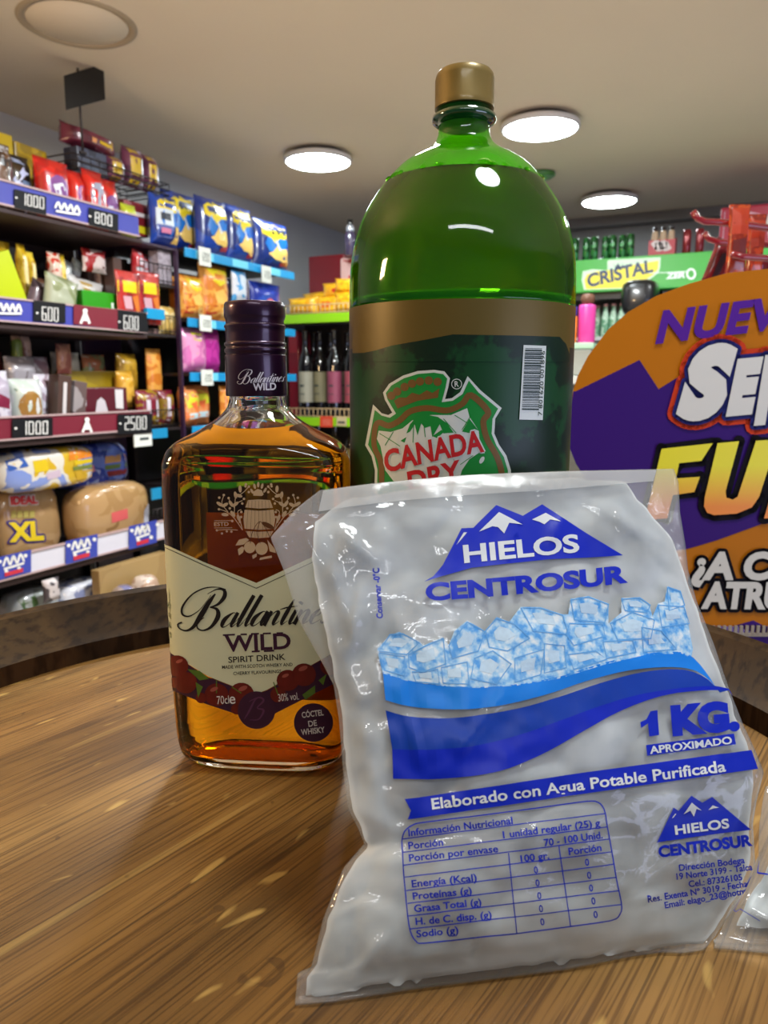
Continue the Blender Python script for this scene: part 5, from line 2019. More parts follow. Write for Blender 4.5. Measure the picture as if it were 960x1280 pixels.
for k, bx_ in enumerate(((150, 340, 180, 376), (176, 340, 206, 392))):
    left_item('pouch', bx_, -2.425, .03, [(130, 22, 28), (170, 40, 34), (90, 14, 24)], lb2[k], design=[BAND((214, 190, 20), .2, .42), ((196, 150, 160), [(.2, .5), (.5, .5), (.55, .75), (.25, .75)]), ((206, 110, 40), [(.55, .5), (.8, .45), (.9, .85), (.7, .8)])], z=1.40)

# chocolate rack between the shelf and the chips shelf
m_pur = mat('dark_purple_rack', (46, 20, 48), .45, coat=.3)
cr_ = thing('chocolate_rack', 'narrow dark purple rack with wire fronts between the two left shelves', 'rack', (SXB + .02, 2.62, 0))
MB().box((.01, .115, .94), (.02, .23, 1.63), m_pur).obj('back_panel', cr_)
MB().box((.20, .115, .04), (.38, .23, .08), m_pur).obj('plinth', cr_)
for z_ in (.47, .93, 1.36, 1.585):
    MB().box((.20, .115, z_), (.38, .23, .012), m_dark).obj('shelf_board', cr_)
    wf = MB()
    for zz in (.02, .09):
        wf.tube([(.39, 0, z_ + zz), (.39, .23, z_ + zz)], .003, m_wire, 6)
    for k in range(9):
        wf.tube([(.39, .23 * k / 8, z_ + .006), (.39, .23 * k / 8, z_ + .09)], .0018, m_wire, 5)
    wf.obj('wire_front', cr_)
MB().box((.40, .222, .94), (.02, .014, 1.62), m_pur).box((.20, .115, 1.752), (.41, .23, .010), m_pur).obj('side_post', cr_)
XC = -2.53
left_item('box', (167, 250, 197, 287), XC + .03, .10, [(112, 26, 34), (140, 40, 44), (80, 18, 26)], 'dark red carton with white lettering and a yellow band above the chocolate rack', 'snack_carton', 'carton', design=[BAND((206, 196, 196), .3, .42), BAND((206, 190, 30), .7, .92)], z=1.80)
lb3 = ('red and silver snack pack in the top basket of the chocolate rack, first', 'red and silver snack pack in the top basket, middle', 'red and silver snack pack in the top basket, last')
for k, x0 in enumerate((172, 184, 196)):
    left_item('pouch', (x0, 306, x0 + 13, 342), XC, .05, [(176, 40, 48), (196, 70, 76), (130, 24, 36)], lb3[k], 'bar_pack', 'snack pack', top=1.728, design=[((196, 176, 184), [(.3, .08), (.6, .08), (.65, .5), (.35, .5)]), ((200, 196, 204), [(.12, .58), (.8, .55), (.8, .85), (.2, .88)])], z=1.593, roll=-.08, group='red and silver packs')
left_item('box', (198, 314, 214, 336), XC + .02, .06, [(150, 140, 150), (176, 166, 176), (110, 100, 110)], 'grey ribbed carton beside the red packs', 'snack_carton', 'carton', z=1.593 + .0, scale=40)
left_item('box', (184, 386, 206, 399), XC + .11, .02, [(24, 140, 190)], 'small bright blue tag under the red and yellow bags', 'price_tag', 'tag')
for k, (bx_, z_) in enumerate((((186, 412, 200, 440), 1.366), ((200, 412, 214, 440), 1.366), ((214, 412, 228, 440), 1.366))):
    left_item('box', bx_, XC, .07, [(140, 108, 106), (160, 130, 126), (110, 80, 84)], ('pinkish brown packet in the wire front, nearest the price rail', 'pinkish brown packet in the wire front, middle', 'pinkish brown packet in the wire front, far end')[k], 'snack_carton', 'carton', z=z_, group='packets behind the wire front')

for bx_, X_, cols, lb in (((36, 346, 58, 372), -2.58, [(84, 50, 40), (130, 90, 60), (50, 30, 26)], 'brown packet with orange flecks in the dark gap above the lime tray'),
                         ((122, 326, 152, 352), -2.62, [(96, 66, 56), (120, 90, 76), (60, 40, 36)], 'brown packet behind the brown blocks on the second tier'),
                         ((-4, 316, 20, 350), -2.68, [(120, 80, 30), (170, 120, 40), (70, 44, 20)], 'dull gold packet in the shadow behind the shiny yellow one')):
    left_item('pouch', bx_, X_, .05, cols, lb, z=1.44, scale=30)

# --- third tier
left_item('pouch', (-12, 464, 26, 530), X1, .09, [(170, 160, 176), (206, 200, 210), (90, 70, 110)], 'white and violet snack bag at the left edge of the third tier', design=[((120, 30, 60), [(.3, .3), (.8, .4), (.75, .55), (.3, .5)]), BAND((70, 100, 80), .72, .9)], z=Z3)
left_item('pouch', (-8, 440, 28, 500), -2.58, .08, [(92, 24, 34), (120, 40, 50), (66, 14, 24)], 'dark red bag standing behind the white and violet one', z=1.02)
left_item('pouch', (20, 446, 58, 500), -2.55, .08, [(196, 190, 196), (150, 144, 150), (96, 80, 84)], 'silver and mauve bag at the back of the third tier', z=1.03)
left_item('pouch', (23, 474, 62, 532), X1, .09, [(206, 206, 206), (190, 200, 190), (120, 140, 120)], 'cookie bag with a big round brown biscuit on its front', design=[DISC((150, 108, 46), .45, .46, .34, 14, .26), BAND((56, 92, 60), .76, .92)], z=Z3)
left_item('pouch', (56, 446, 84, 500), -2.56, .07, [(200, 190, 196), (150, 120, 130), (90, 50, 60)], 'pale packet with dark red streaks behind the bars', z=1.03)
left_item('pouch', (58, 468, 80, 532), -2.45, .06, [(196, 190, 200), (150, 130, 140), (226, 224, 230)], 'pale lilac packet between the cookie bag and the brown bars', z=Z3)
left_item('box', (74, 470, 90, 530), -2.44, .06, [(74, 54, 48)], 'tall brown bar carton with white vertical lettering, leaning', 'snack_carton', 'carton', design=[((196, 190, 190), [(.35, .12), (.62, .12), (.62, .85), (.35, .85)])], z=Z3, roll=-.13)
left_item('box', (88, 478, 104, 530), -2.44, .06, [(96, 78, 76), (150, 140, 140), (60, 44, 44)], 'second tall bar carton leaning beside the brown one', 'snack_carton', 'carton', z=Z3, roll=-.16)
for k, x0 in enumerate((28, 38, 48)):
    left_item('pouch', (x0, 420, x0 + 12, 444), -2.60, .04, [((120, 140, 60), (190, 150, 120), (70, 60, 40)), ((200, 130, 70), (210, 160, 120), (120, 70, 40)), ((190, 140, 120), (214, 180, 160), (110, 70, 60))][k],
              ('small greenish packet high at the back of the third tier', 'small orange packet high at the back of the third tier', 'small pinkish packet high at the back of the third tier')[k], z=1.22)
left_item('pouch', (74, 430, 92, 448), -2.60, .04, [(150, 90, 80), (180, 130, 110), (90, 50, 46)], 'small brown packet above the brown bar cartons', z=1.18)
left_item('pouch', (104, 440, 139, 470), -2.58, .07, [(206, 198, 178), (222, 216, 200), (170, 150, 120)], 'cream packet with two dark dots at the back of the third tier', design=[DISC((50, 70, 80), .5, .6, .05), DISC((50, 70, 80), .66, .6, .05)], z=1.11)
left_item('pouch', (137, 443, 165, 468), -2.58, .07, [(150, 160, 110), (196, 120, 80), (206, 210, 180)], 'green and white packet with a burger picture beside the cream one', z=1.11, scale=24)
left_item('box', (104, 464, 166, 490), -2.57, .08, [(142, 118, 22), (160, 136, 30), (96, 40, 50)], 'mustard yellow carton under the cream packet', 'snack_carton', 'carton', z=1.035, scale=8)
left_item('pouch', (164, 442, 188, 470), -2.55, .07, [(150, 112, 24), (180, 140, 40), (110, 80, 20)], 'mustard packet at the far end of the third tier', z=1.09)
left_item('pouch', (158, 464, 178, 492), -2.53, .07, [(206, 150, 40), (220, 170, 70), (120, 40, 56)], 'yellow and maroon packet under the mustard one', z=1.03)
left_item('box', (98, 485, 181, 535), -2.44, .10, [(88, 22, 36)], 'maroon carton with a white figure standing behind the third-tier rail', 'snack_carton', 'carton', design=[((206, 196, 200), [(.52, .3), (.58, .22), (.64, .3), (.70, .72), (.62, .72), (.60, .62), (.56, .62), (.54, .72), (.46, .72)]), ((206, 200, 204), [(.25, .12), (.36, .12), (.36, .4), (.25, .4)]), ((216, 210, 210), [(.8, .05), (.93, .05), (.92, .5), (.8, .48)]), BAND((206, 196, 200), .86, .93)], z=Z3)
left_item('pouch', (178, 488, 205, 548), -2.50, .07, [(150, 120, 24), (120, 30, 48), (186, 150, 40)], 'yellow and maroon pack with white stripes at the end of the third tier', 'bar_pack', 'snack pack', design=[((206, 196, 206), [(.25, .15), (.42, .15), (.42, .85), (.25, .85)]), ((206, 196, 206), [(.68, .15), (.85, .15), (.85, .85), (.68, .85)])], z=.942)
left_item('pouch', (204, 488, 222, 548), -2.50, .07, [(130, 100, 24), (110, 26, 44), (170, 140, 40)], 'dark yellow pack with a white stripe next to the orange bags', 'bar_pack', 'snack pack', design=[((206, 196, 206), [(.3, .2), (.5, .2), (.5, .85), (.3, .85)])], z=.942)
for bx_, lb in (((186, 536, 212, 548), 'blue shelf tag under the yellow and maroon pack'), ((190, 610, 202, 624), 'teal shelf tag beside the bagged buns')):
    left_item('box', bx_, -2.40, .008, [(26, 130, 176)], lb, 'price_tag', 'tag')
cd_ = left_item('box', (168, 542, 190, 558), -2.40, .006, [(214, 216, 210)], 'white price card hanging under the end of the third-tier rail', 'price_card', 'card', design=[((60, 70, 70), [(.3, .3), (.8, .3), (.8, .5), (.3, .5)])])

# --- bread tier
left_item('loaf', (4, 560, 127, 613), X1 + .01, .17, [(120, 140, 200), (206, 200, 190), (196, 160, 40), (60, 90, 180)], 'burger bun bag with a cheeseburger picture, first in the upper bread row', 'bun_bag', 'bread bag', design=[((206, 176, 30), [(.28, .26), (.42, .24), (.43, .52), (.29, .54)]), ((190, 170, 186), [(.40, .58), (.54, .52), (.55, .70), (.41, .74)]), ((46, 84, 160), [(.06, .2), (.2, .12), (.24, .36), (.08, .44)]), ((206, 120, 30), [(.66, .12), (.90, .10), (.96, .32), (.64, .34)]), ((206, 176, 30), [(.70, .36), (.98, .36), (.98, .46), (.70, .47)]), ((110, 120, 56), [(.68, .5), (.97, .5), (.97, .6), (.68, .6)]), ((190, 150, 40), [(.7, .63), (.96, .63), (.94, .84), (.72, .84)])], z=None, rough=.2, scale=9)
left_item('loaf', (112, 556, 200, 614), X1 + .01, .17, [(90, 110, 190), (40, 60, 150), (150, 160, 206), (120, 130, 190)], 'blue bun bag printed with a hamburger, far end of the bread tier', 'bun_bag', 'bread bag', design=[((176, 130, 84), [(.58, .3), (.92, .3), (.94, .46), (.56, .46)]), ((90, 110, 60), [(.56, .5), (.94, .5), (.94, .6), (.56, .6)]), ((130, 40, 44), [(.58, .64), (.92, .64), (.9, .76), (.6, .76)]), ((36, 56, 150), [(.05, .15), (.2, .1), (.5, .75), (.35, .85)]), ((196, 120, 150), [(.22, .5), (.4, .45), (.42, .6), (.26, .64)])], z=None, rough=.2, scale=7)
left_item('loaf', (-16, 612, 25, 716), X1, .15, [(160, 124, 80), (174, 140, 98), (136, 100, 62)], 'clear bag of sliced bread at the left edge of the bread tier', 'bread_bag', 'bread bag', design=[BAND((190, 40, 40), .84, .88)], z=Z4, rough=.2, scale=8)
xl = left_item('loaf', (24, 612, 106, 706), X1, .17, [(164, 130, 88), (174, 140, 100), (148, 112, 74)], 'big bread bag with yellow XL lettering', 'bread_bag', 'bread bag', z=Z4, rough=.2, scale=8)
left_item('loaf', (102, 606, 194, 690), X1, .17, [(160, 124, 80), (174, 138, 94), (140, 104, 64)], 'clear bag of round buns at the far end of the bread tier', 'bun_bag', 'bread bag', design=[((206, 90, 90), [(.36, .42), (.58, .4), (.58, .56), (.36, .58)]), ((90, 96, 170), [(.2, .82), (.7, .76), (.72, .84), (.22, .92)]), ((200, 200, 214), [(.84, .5), (.96, .4), (.97, .66), (.82, .78)])], z=Z4, rough=.2, scale=8)
xb = BVHTree.FromPolygons([tuple(xl.matrix_basis @ v.co) for v in xl.data.vertices], [tuple(p.vertices) for p in xl.data.polygons])
xs_ = surf_bvh(xb, .003)
for body, p, q, h, col, ha in (('XL', (33, 679), (76, 676), 22, (52, 40, 120), 2.4), ('XL', (33, 679), (76, 676), 22, (226, 196, 40), 0), ('IDEAL', (35, 633), (68, 631), 9, (206, 200, 200), 1.6), ('IDEAL', (35, 633), (68, 631), 9, (196, 40, 50), 0)):
    i = Ink()
    i.text(body, p, q, h, .05, halo=ha)
    pm_ = MB()
    f3 = surf_bvh(xb, .003 if ha else .006)
    i.emit(pm_, mat('print_%02x%02x%02x' % col, col, .35), lambda x, y: f3(x, y) - xl.location, 6)
    pm_.obj('lettering', xl)
i = Ink()
for k in range(4):
    i.poly([(36 + k * 7.5, 641), (42 + k * 7.5, 640), (42 + k * 7.5, 649), (36 + k * 7.5, 650)])
pm_ = MB()
i.emit(pm_, mat('print_aa9a50', (170, 154, 80), .4), lambda x, y: xs_(x, y) - xl.location, 8)
pm_.obj('lettering', xl)

# things on the lowest deck and the carton beside it
left_item('loaf', (-10, 752, 33, 790), -2.47, .16, [(206, 160, 130), (230, 190, 160), (170, 110, 80)], 'shiny bag of small breads on the lowest deck, left edge', 'bread_bag', 'bread bag', z=.101)
left_item('loaf', (26, 738, 84, 786), -2.44, .16, [(130, 134, 130), (150, 154, 156), (96, 104, 84)], 'grey bag with a green patch on the lowest deck', 'bread_bag', 'bread bag', design=[((60, 84, 44), [(.1, .1), (.4, .06), (.42, .2), (.15, .3)])], z=.101)
left_item('loaf', (82, 728, 140, 776), -2.44, .16, [(130, 136, 170), (206, 206, 214), (70, 90, 160)], 'blue and white bag on the lowest deck', 'bread_bag', 'bread bag', z=.101)
left_item('loaf', (158, 736, 182, 770), -2.22, .12, [(110, 110, 150), (150, 130, 120), (90, 80, 90)], 'bluish bag lying in front of the brown carton', 'bread_bag', 'bread bag', z=.002)
left_item('loaf', (184, 722, 206, 768), -2.22, .12, [(170, 140, 120), (206, 190, 176), (120, 90, 76)], 'pale glossy bag at the end of the lowest deck beside the whisky bottle', 'bread_bag', 'bread bag', z=.002)
left_item('box', (128, 702, 214, 780), -2.34, .045, [(150, 120, 72), (160, 130, 80), (140, 110, 66)], 'brown cardboard carton on the floor past the bread tier', 'cardboard_box', 'carton', z=.002, rough=.8, scale=5)
left_item('pouch', (56, 724, 78, 742), -2.385, .03, [(60, 50, 56), (190, 180, 180), (40, 30, 34)], 'small dark packet with white marks hanging under the white rail', z=.31)


# ================================================================== CHIPS SHELF
m_strip = mat('cyan_shelf_strip', (24, 140, 196), .35, coat=.4)
m_strip2 = mat('light_cyan_shelf_strip', (110, 200, 226), .35, coat=.4)
m_tagw = mat('white_price_card', (214, 216, 208), .5)
m_tagk = mat('dark_price_ink', (50, 60, 62), .5)
CX0, CX1 = SXB + .02, -2.45
CY0, CY1 = 2.87, 3.80
chips = thing('chips_shelf', 'black chips shelf with bright blue strips farther along the left wall', 'shelf', (CX0, CY0, 0))
CO = Vector((CX0, CY0, 0))
MB().box((.01, (CY1 - CY0) / 2, .93), (.02, CY1 - CY0, 1.60), mat('black_back_panel', (26, 24, 28), .6)).obj('back_panel', chips)
MB().box((.2, (CY1 - CY0) / 2, .05), (.38, CY1 - CY0, .1), m_dark).obj('plinth', chips)
for yy in (.012, CY1 - CY0 - .012):
    MB().box((.03, yy, .88), (.04, .024, 1.72), m_dark).obj('upright', chips)
c_lv = [on_axis(300, 330, 0, -2.445).z, on_axis(240, 403, 0, -2.445).z, on_axis(238, 471, 0, -2.445).z, on_axis(225, 540, 0, -2.445).z, .62]
for z_ in c_lv:
    MB().box(((CX1 - CX0) / 2 + .01, (CY1 - CY0) / 2, z_ + .012), (CX1 - CX0 - .02, CY1 - CY0, .014), m_dark).obj('shelf_board', chips)
    sm = MB()
    sm.box((CX1 - CX0, (CY1 - CY0) / 2, z_), (.008, CY1 - CY0, .042), m_strip, .002)
    for q in (.08, .36, .66):
        sm.box((CX1 - CX0 + .0035, q + .06, z_), (.006, .13, .036), m_strip2)
    sm.obj('blue_strip', chips)


def price_card(px, py, X, w_, h, label):
    p = on_axis(px, py, 0, X)
    mb = MB()
    mb.box((0, 0, 0), (.004, w_, h), m_tagw)
    i = Ink()
    digits(i, '1200', -w_ * .38, -h * .2, w_ * .38, h * .25, 0, .16)
    i.emit(mb, m_tagk, lambda u, v: Vector((.004, u, -v)))
    return tag(mb.obj('price_card', None, p), label, 'price card')


price_card(256, 321, -2.42, .085, .085, 'white price card on the top blue strip, under the largest blue chips bag')
price_card(333, 343, -2.42, .085, .085, 'white price card at the far end of the top blue strip')
price_card(257, 404, -2.42, .085, .075, 'white price card on the second blue strip, under the orange chips')
price_card(259, 472, -2.42, .085, .075, 'white price card on the third blue strip, under the pink bags')
BLUE = [(20, 62, 156), (18, 44, 120), (24, 104, 190)]
CHIP = lambda: [((26, 112, 196), [(.3, .3), (.92, .3), (.94, .7), (.8, .62), (.3, .66), (.2, .5)]), ((226, 200, 30), [(.14, .17), (.32, .09), (.4, .14), (.52, .05), (.62, .11), (.9, .06), (.95, .2), (.9, .31), (.55, .36), (.44, .47), (.34, .38), (.14, .32)]),
                ((40, 44, 30), [(.36, .2), (.42, .19), (.43, .29), (.37, .3)]), ((40, 44, 30), [(.5, .18), (.58, .17), (.58, .27), (.5, .28)]), ((40, 44, 30), [(.66, .16), (.78, .15), (.76, .19), (.7, .25), (.66, .25)]),
                ((236, 196, 104), [(.26, .7), (.36, .66), (.5, .5), (.62, .56), (.78, .52), (.93, .72), (.82, .86), (.6, .8), (.45, .8)]), ((180, 40, 50), [(.6, .84), (.88, .78), (.86, .88), (.64, .9)]), ((206, 214, 226), [(.42, .4), (.5, .44), (.6, .6), (.54, .6)])]
zt = c_lv[0] + .019
for bx_, xx, lb in (((226, 238, 266, 312), -2.50, 'big blue chips bag with yellow lettering, second from the left on the chips shelf'), ((256, 249, 294, 322), -2.47, 'blue chips bag with yellow lettering, third from the left, overlapping its neighbour'),
                    ((290, 258, 322, 334), -2.48, 'blue chips bag with a pale purple corner, fourth along the chips shelf'), ((318, 270, 332, 338), -2.50, 'blue chips bag turned aside behind the last one'), ((322, 276, 366, 345), -2.47, 'last blue chips bag at the far end of the chips shelf')):
    left_item('pouch', bx_, xx, .10, BLUE, lb, 'chips_bag', 'chips bag', CHIP(), z=zt, scale=9, group='blue chips bags')
left_item('pouch', (196, 244, 229, 306), -2.47, .09, BLUE, 'first blue chips bag of the row, with a white price label over its front', 'chips_bag', 'chips bag',
          CHIP()[:2] + [((206, 214, 222), [(.1, .3), (.62, .3), (.62, .62), (.1, .62)]), ((90, 100, 160), [(.1, .62), (.62, .62), (.6, .86), (.12, .86)]), ((206, 120, 150), [(.2, .68), (.5, .68), (.5, .78), (.2, .78)]), ((50, 56, 70), [(.2, .38), (.52, .38), (.52, .52), (.2, .52)]), ((230, 190, 100), [(.7, .6), (.9, .62), (.92, .94), (.66, .94)])], z=zt, scale=9)
ORA = [(206, 120, 40), (226, 160, 70), (190, 90, 30)]
OCH = lambda: [((222, 200, 40), [(.2, .08), (.9, .06), (.88, .26), (.5, .38), (.3, .3)]), ((236, 180, 90), [(.3, .5), (.6, .42), (.85, .55), (.7, .7), (.4, .68)]), ((180, 60, 30), [(.1, .74), (.4, .72), (.42, .86), (.12, .9)]), ((236, 190, 110), [(.55, .74), (.8, .72), (.85, .88), (.6, .9)])]
z2_ = c_lv[1] + .019
for bx_, xx, lb in (((230, 346, 244, 402), -2.53, 'orange snack bag half hidden at the near end of the second chips row'), ((228, 344, 258, 398), -2.46, 'orange snack bag with yellow top, second chips row'), ((257, 331, 292, 400), -2.47, 'tall orange chips bag with yellow lettering in the second row, nearest the dark gap')):
    left_item('pouch', bx_, xx, .09, ORA, lb, 'chips_bag', 'chips bag', OCH(), z=z2_, scale=18)
left_item('pouch', (206, 384, 226, 425), -2.505, .05, [(206, 170, 90), (226, 200, 140), (196, 120, 50)], 'small orange and white packet hanging at the near edge of the chips shelf', z=1.369)
left_item('pouch', (294, 338, 312, 382), -2.46, .05, [(70, 150, 206), (206, 214, 226), (40, 70, 160)], 'small light blue packet under the top chips strip', z=1.56)
left_item('pouch', (296, 350, 322, 390), -2.48, .06, [(70, 60, 140), (160, 90, 160), (206, 206, 214)], 'violet and white packet in the second chips row', z=z2_ + .05)
left_item('pouch', (318, 354, 356, 392), -2.46, .07, [(30, 50, 150), (40, 70, 170), (24, 36, 110)], 'royal blue bag with a pink spot, far end of the second chips row', design=[DISC((206, 90, 120), .5, .5, .16)], z=z2_)
z3_ = c_lv[2] + .019
left_item('pouch', (202, 436, 220, 472), -2.51, .05, ORA, 'orange packet behind the wire front of the chocolate rack, under the small packets', z=1.0, scale=16)
for bx_, cols, lb in (((232, 410, 264, 470), [(206, 110, 170), (226, 150, 190), (190, 190, 60)], 'pink bag with a yellow top in the third chips row'), ((258, 408, 290, 470), [(200, 60, 160), (176, 40, 140), (206, 110, 180)], 'plain magenta bag beside the whisky cap')):
    left_item('pouch', bx_, -2.47, .08, cols, lb, 'chips_bag', 'chips bag', [((206, 200, 40), [(.3, .1), (.7, .12), (.6, .3), (.35, .28)])] if 'yellow' in lb else (), z=z3_, scale=16)
z4_ = c_lv[3] + .019
for bx_, lb in (((232, 484, 254, 542), 'orange, yellow and pale blue bag, first in the fourth chips row'), ((246, 482, 280, 540), 'orange, yellow and pale blue bag, second in the fourth chips row')):
    left_item('pouch', bx_, -2.47, .08, [(226, 120, 60), (236, 150, 90), (216, 90, 40)], lb, 'chips_bag', 'chips bag', [((206, 206, 50), [(.1, .25), (.5, .12), (.9, .25), (.85, .45), (.2, .55)]), ((190, 214, 222), [(.08, .68), (.92, .66), (.92, .8), (.08, .82)]), ((230, 110, 60), [(.3, .42), (.7, .36), (.6, .6)])], z=z4_, scale=10)
for bx_, cols, lb in (((282, 482, 318, 540), ORA, 'orange bag in the fourth chips row behind the whisky cap'), ((318, 486, 342, 540), [(206, 120, 60), (160, 60, 90), (220, 170, 80)], 'orange and plum bag, far end of the fourth chips row'),
                      ((296, 420, 330, 470), [(90, 60, 150), (140, 90, 180), (60, 40, 110)], 'violet bag in the third chips row behind the whisky cap')):
    left_item('pouch', bx_, -2.47, .08, cols, lb, 'chips_bag', 'chips bag', z=(z4_ if bx_[1] > 475 else z3_), scale=16)
for k, (bx_, cols) in enumerate((((234, 570, 252, 650), BLUE), ((252, 572, 272, 650), ORA), ((268, 572, 300, 650), RED), ((300, 574, 332, 650), BLUE), ((332, 574, 364, 650), ORA))):
    left_item('pouch', bx_, -2.48, .09, cols, ('blue', 'orange', 'red', 'second blue', 'second orange')[k] + ' bag on the lowest chips row, seen through the whisky bottle', 'chips_bag', 'chips bag', z=.641, scale=12)

# ================================================================== GREEN WINE SHELF (faces the camera, across the end of the aisle)
GY = 4.25
gz = [on_axis(395, 398, 1, GY).z, on_axis(395, 527, 1, GY).z, .52]
GX0, GX1 = -2.97, -1.55
wine = thing('wine_shelf', 'pale shop shelf with lime green price rails holding wine and yellow snacks', 'shelf', ((GX0 + GX1) / 2, GY, 0))
m_lime = mat('lime_green_rail', (140, 200, 30), .35, coat=.4)
m_rackg = mat('shelf_grey_paint', (120, 116, 108), .5)
gw = GX1 - GX0
MB().box((0, .50, .80), (gw, .02, 1.5), mat('dim_brown_back', (52, 42, 34), .7)).obj('back_panel', wine)
MB().box((0, .2, .04), (gw, .4, .08), m_rackg).obj('plinth', wine)
for s in (-1, 1):
    MB().box((s * (gw / 2 + .01), .25, .80), (.02, .5, 1.60), m_rackg).obj('side_panel', wine)
m_pwire = mat('cream_wire', (206, 176, 130), .4)
for z_ in gz:
    MB().box((0, .25, z_ + .012), (gw, .48, .02), m_rackg).obj('shelf_board', wine)
    MB().box((0, -.006, z_), (gw, .012, .056), m_lime, .003).obj('lime_rail', wine)
    wf = MB()
    for zz in (.035, .085):
        wf.tube([(-gw / 2, -.004, z_ + zz), (gw / 2, -.004, z_ + zz)], .004, m_pwire, 6)
    k = -gw / 2
    while k < gw / 2:
        wf.tube([(k, -.004, z_ + .03), (k, -.004, z_ + .087)], .0028, m_pwire, 5)
        k += .033
    wf.obj('wire_guard', wine)
p = on_axis(408, 527, 1, GY - .02)
mb = MB().box((0, 0, 0), (.095, .004, .07), mat('red_price_card', (206, 70, 46), .45))
i = Ink()
digits(i, '1990', -.036, -.015, .036, .02, 0, .16)
i.emit(mb, mat('pale_red_ink', (226, 160, 140), .5), lambda u, v: Vector((u, -.004, -v)))
tag(mb.obj('price_card', None, p), 'red price card on the lower lime green rail under the wines', 'price card')
p = on_axis(427, 527, 1, GY - .02)
tag(MB().box((0, 0, 0), (.07, .004, .055), mat('cream_price_card', (196, 180, 140), .5)).box((0, -.003, -.005), (.05, .002, .012), m_tagk).obj('price_card', None, p), 'cream price card beside the red one', 'price card')
YEL = [(222, 150, 20), (236, 180, 30), (206, 110, 20)]
for k, (bx_, yy, lb) in enumerate((((356, 372, 394, 394), GY + .03, 'yellow snack packet lying at the near end of the upper lime shelf'), ((356, 362, 404, 380), GY + .06, 'yellow snack packet lying on top of the first one'), ((388, 350, 424, 372), GY + .05, 'yellow packet with a red label on top of the pile'),
                                   ((384, 368, 420, 394), GY + .03, 'yellow packet with orange print in the middle of the pile'), ((412, 348, 446, 368), GY + .06, 'yellow packet high in the pile beside the green bottle'), ((414, 364, 450, 394), GY + .03, 'yellow packet low in the pile beside the green bottle'))):
    back_item('pouch', bx_, yy, .10, YEL, lb, 'snack_bag', 'snack bag', [((196, 50, 30), [(.45, .2), (.85, .2), (.85, .6), (.45, .6)])] if 'red' in lb else [((226, 110, 30), [(.3, .3), (.6, .3), (.6, .6), (.3, .6)])] if 'orange' in lb else (), z=(gz[0] + .023 if bx_[3] > 385 else None), roll=R.uniform(-.08, .08), scale=22)
# red cabinet box above, carton with a white front
zc = on_axis(395, 372, 1, GY + .1).z
o = back_item('box', (368, 314, 414, 404), GY + .17, .22, [(112, 20, 30)], 'dark red box standing behind the yellow snack packets', 'red_box', 'box', z=gz[0] + .023)
back_item('box', (414, 318, 450, 400), GY + .15, .2, [(196, 160, 156)], 'pinkish white carton with red lettering beside the green bottle', 'snack_carton', 'carton', [((150, 30, 40), [(.1, .05), (.95, .2), (.95, .1), (.2, .0)]), ((176, 40, 50), [(.3, .3), (.42, .3), (.42, .6), (.3, .6)]), ((176, 40, 50), [(.5, .32), (.62, .32), (.62, .6), (.5, .6)])], z=gz[0] + .023)
p = on_axis(438, 318, 1, GY + .22)
m_bott = mat('dark_bottle_glass', (20, 18, 22), .12, coat=1.0)
t = thing('small_bottle', 'small dark bottle with a silver neck standing on the carton beside the green bottle', 'bottle', (p.x, p.y, on_axis(430, 318, 1, GY + .15).z))
H_ = on_axis(438, 274, 1, GY + .22).z - on_axis(430, 318, 1, GY + .15).z
MB().lathe([(.028, 0), (.036, .004), (.038, H_ * .55), (.026, H_ * .68), (.022, H_ * .82), (.0005, H_ * .82)], mat('violet_bottle', (66, 58, 84), .15, coat=1), 24).obj('bottle_glass', t)
MB().lathe([(.027, H_ * .66), (.030, H_ * .70), (.027, H_ * .8), (.024, H_ * .83)], mat('silver_foil', (196, 200, 210), .25, .6), 24, caps=False).obj('neck_foil', t)
MB().lathe([(.016, H_ * .82), (.018, H_ * .84), (.018, H_ * .98), (.0005, H_)], m_bott, 20).obj('cap', t)

# wines
WP = [(.030, 0), (.037, .003), (.038, .010), (.038, .185), (.036, .205), (.026, .225), (.017, .240), (.0145, .255), (.0145, .300), (.016, .301), (.016, .310), (.0145, .311), (.0005, .311)]
zw = gz[1] + .023
def wine_bottle(px, Y, z_, zt_, lab_rgb, cap_rgb, label, body=(14, 12, 14), group=None):
    p_ = on_axis(px, 460, 1, Y)
    k = zt_ / .311
    t_ = thing('wine_bottle', label, 'bottle', (p_.x, Y, z_), 0, group)
    pr_ = [(r * 1.28, z * k) for r, z in WP]
    MB().lathe(pr_, mat('glass_%d_%d_%d' % body, body, .10, coat=1.0), 28).obj('bottle_glass', t_, sharp=60)
    MB().lathe([(.0492, .055 * k), (.0492, .165 * k)], mat('wine_label_%d_%d_%d' % lab_rgb, lab_rgb, .5), 28, caps=False).box((0, -.0492, .115 * k), (.03, .001, .012), m_tagk).box((0, -.0492, .085 * k), (.04, .001, .005), m_tagk).obj('bottle_label', t_)
    MB().lathe([(.0168, .262 * k), (.0172, .300 * k), (.0185, .302 * k), (.0185, .312 * k), (.0005, .313 * k)], mat('foil_%d_%d_%d' % cap_rgb, cap_rgb, .35, .3), 20, caps=False).obj('neck_foil', t_)
    return t_


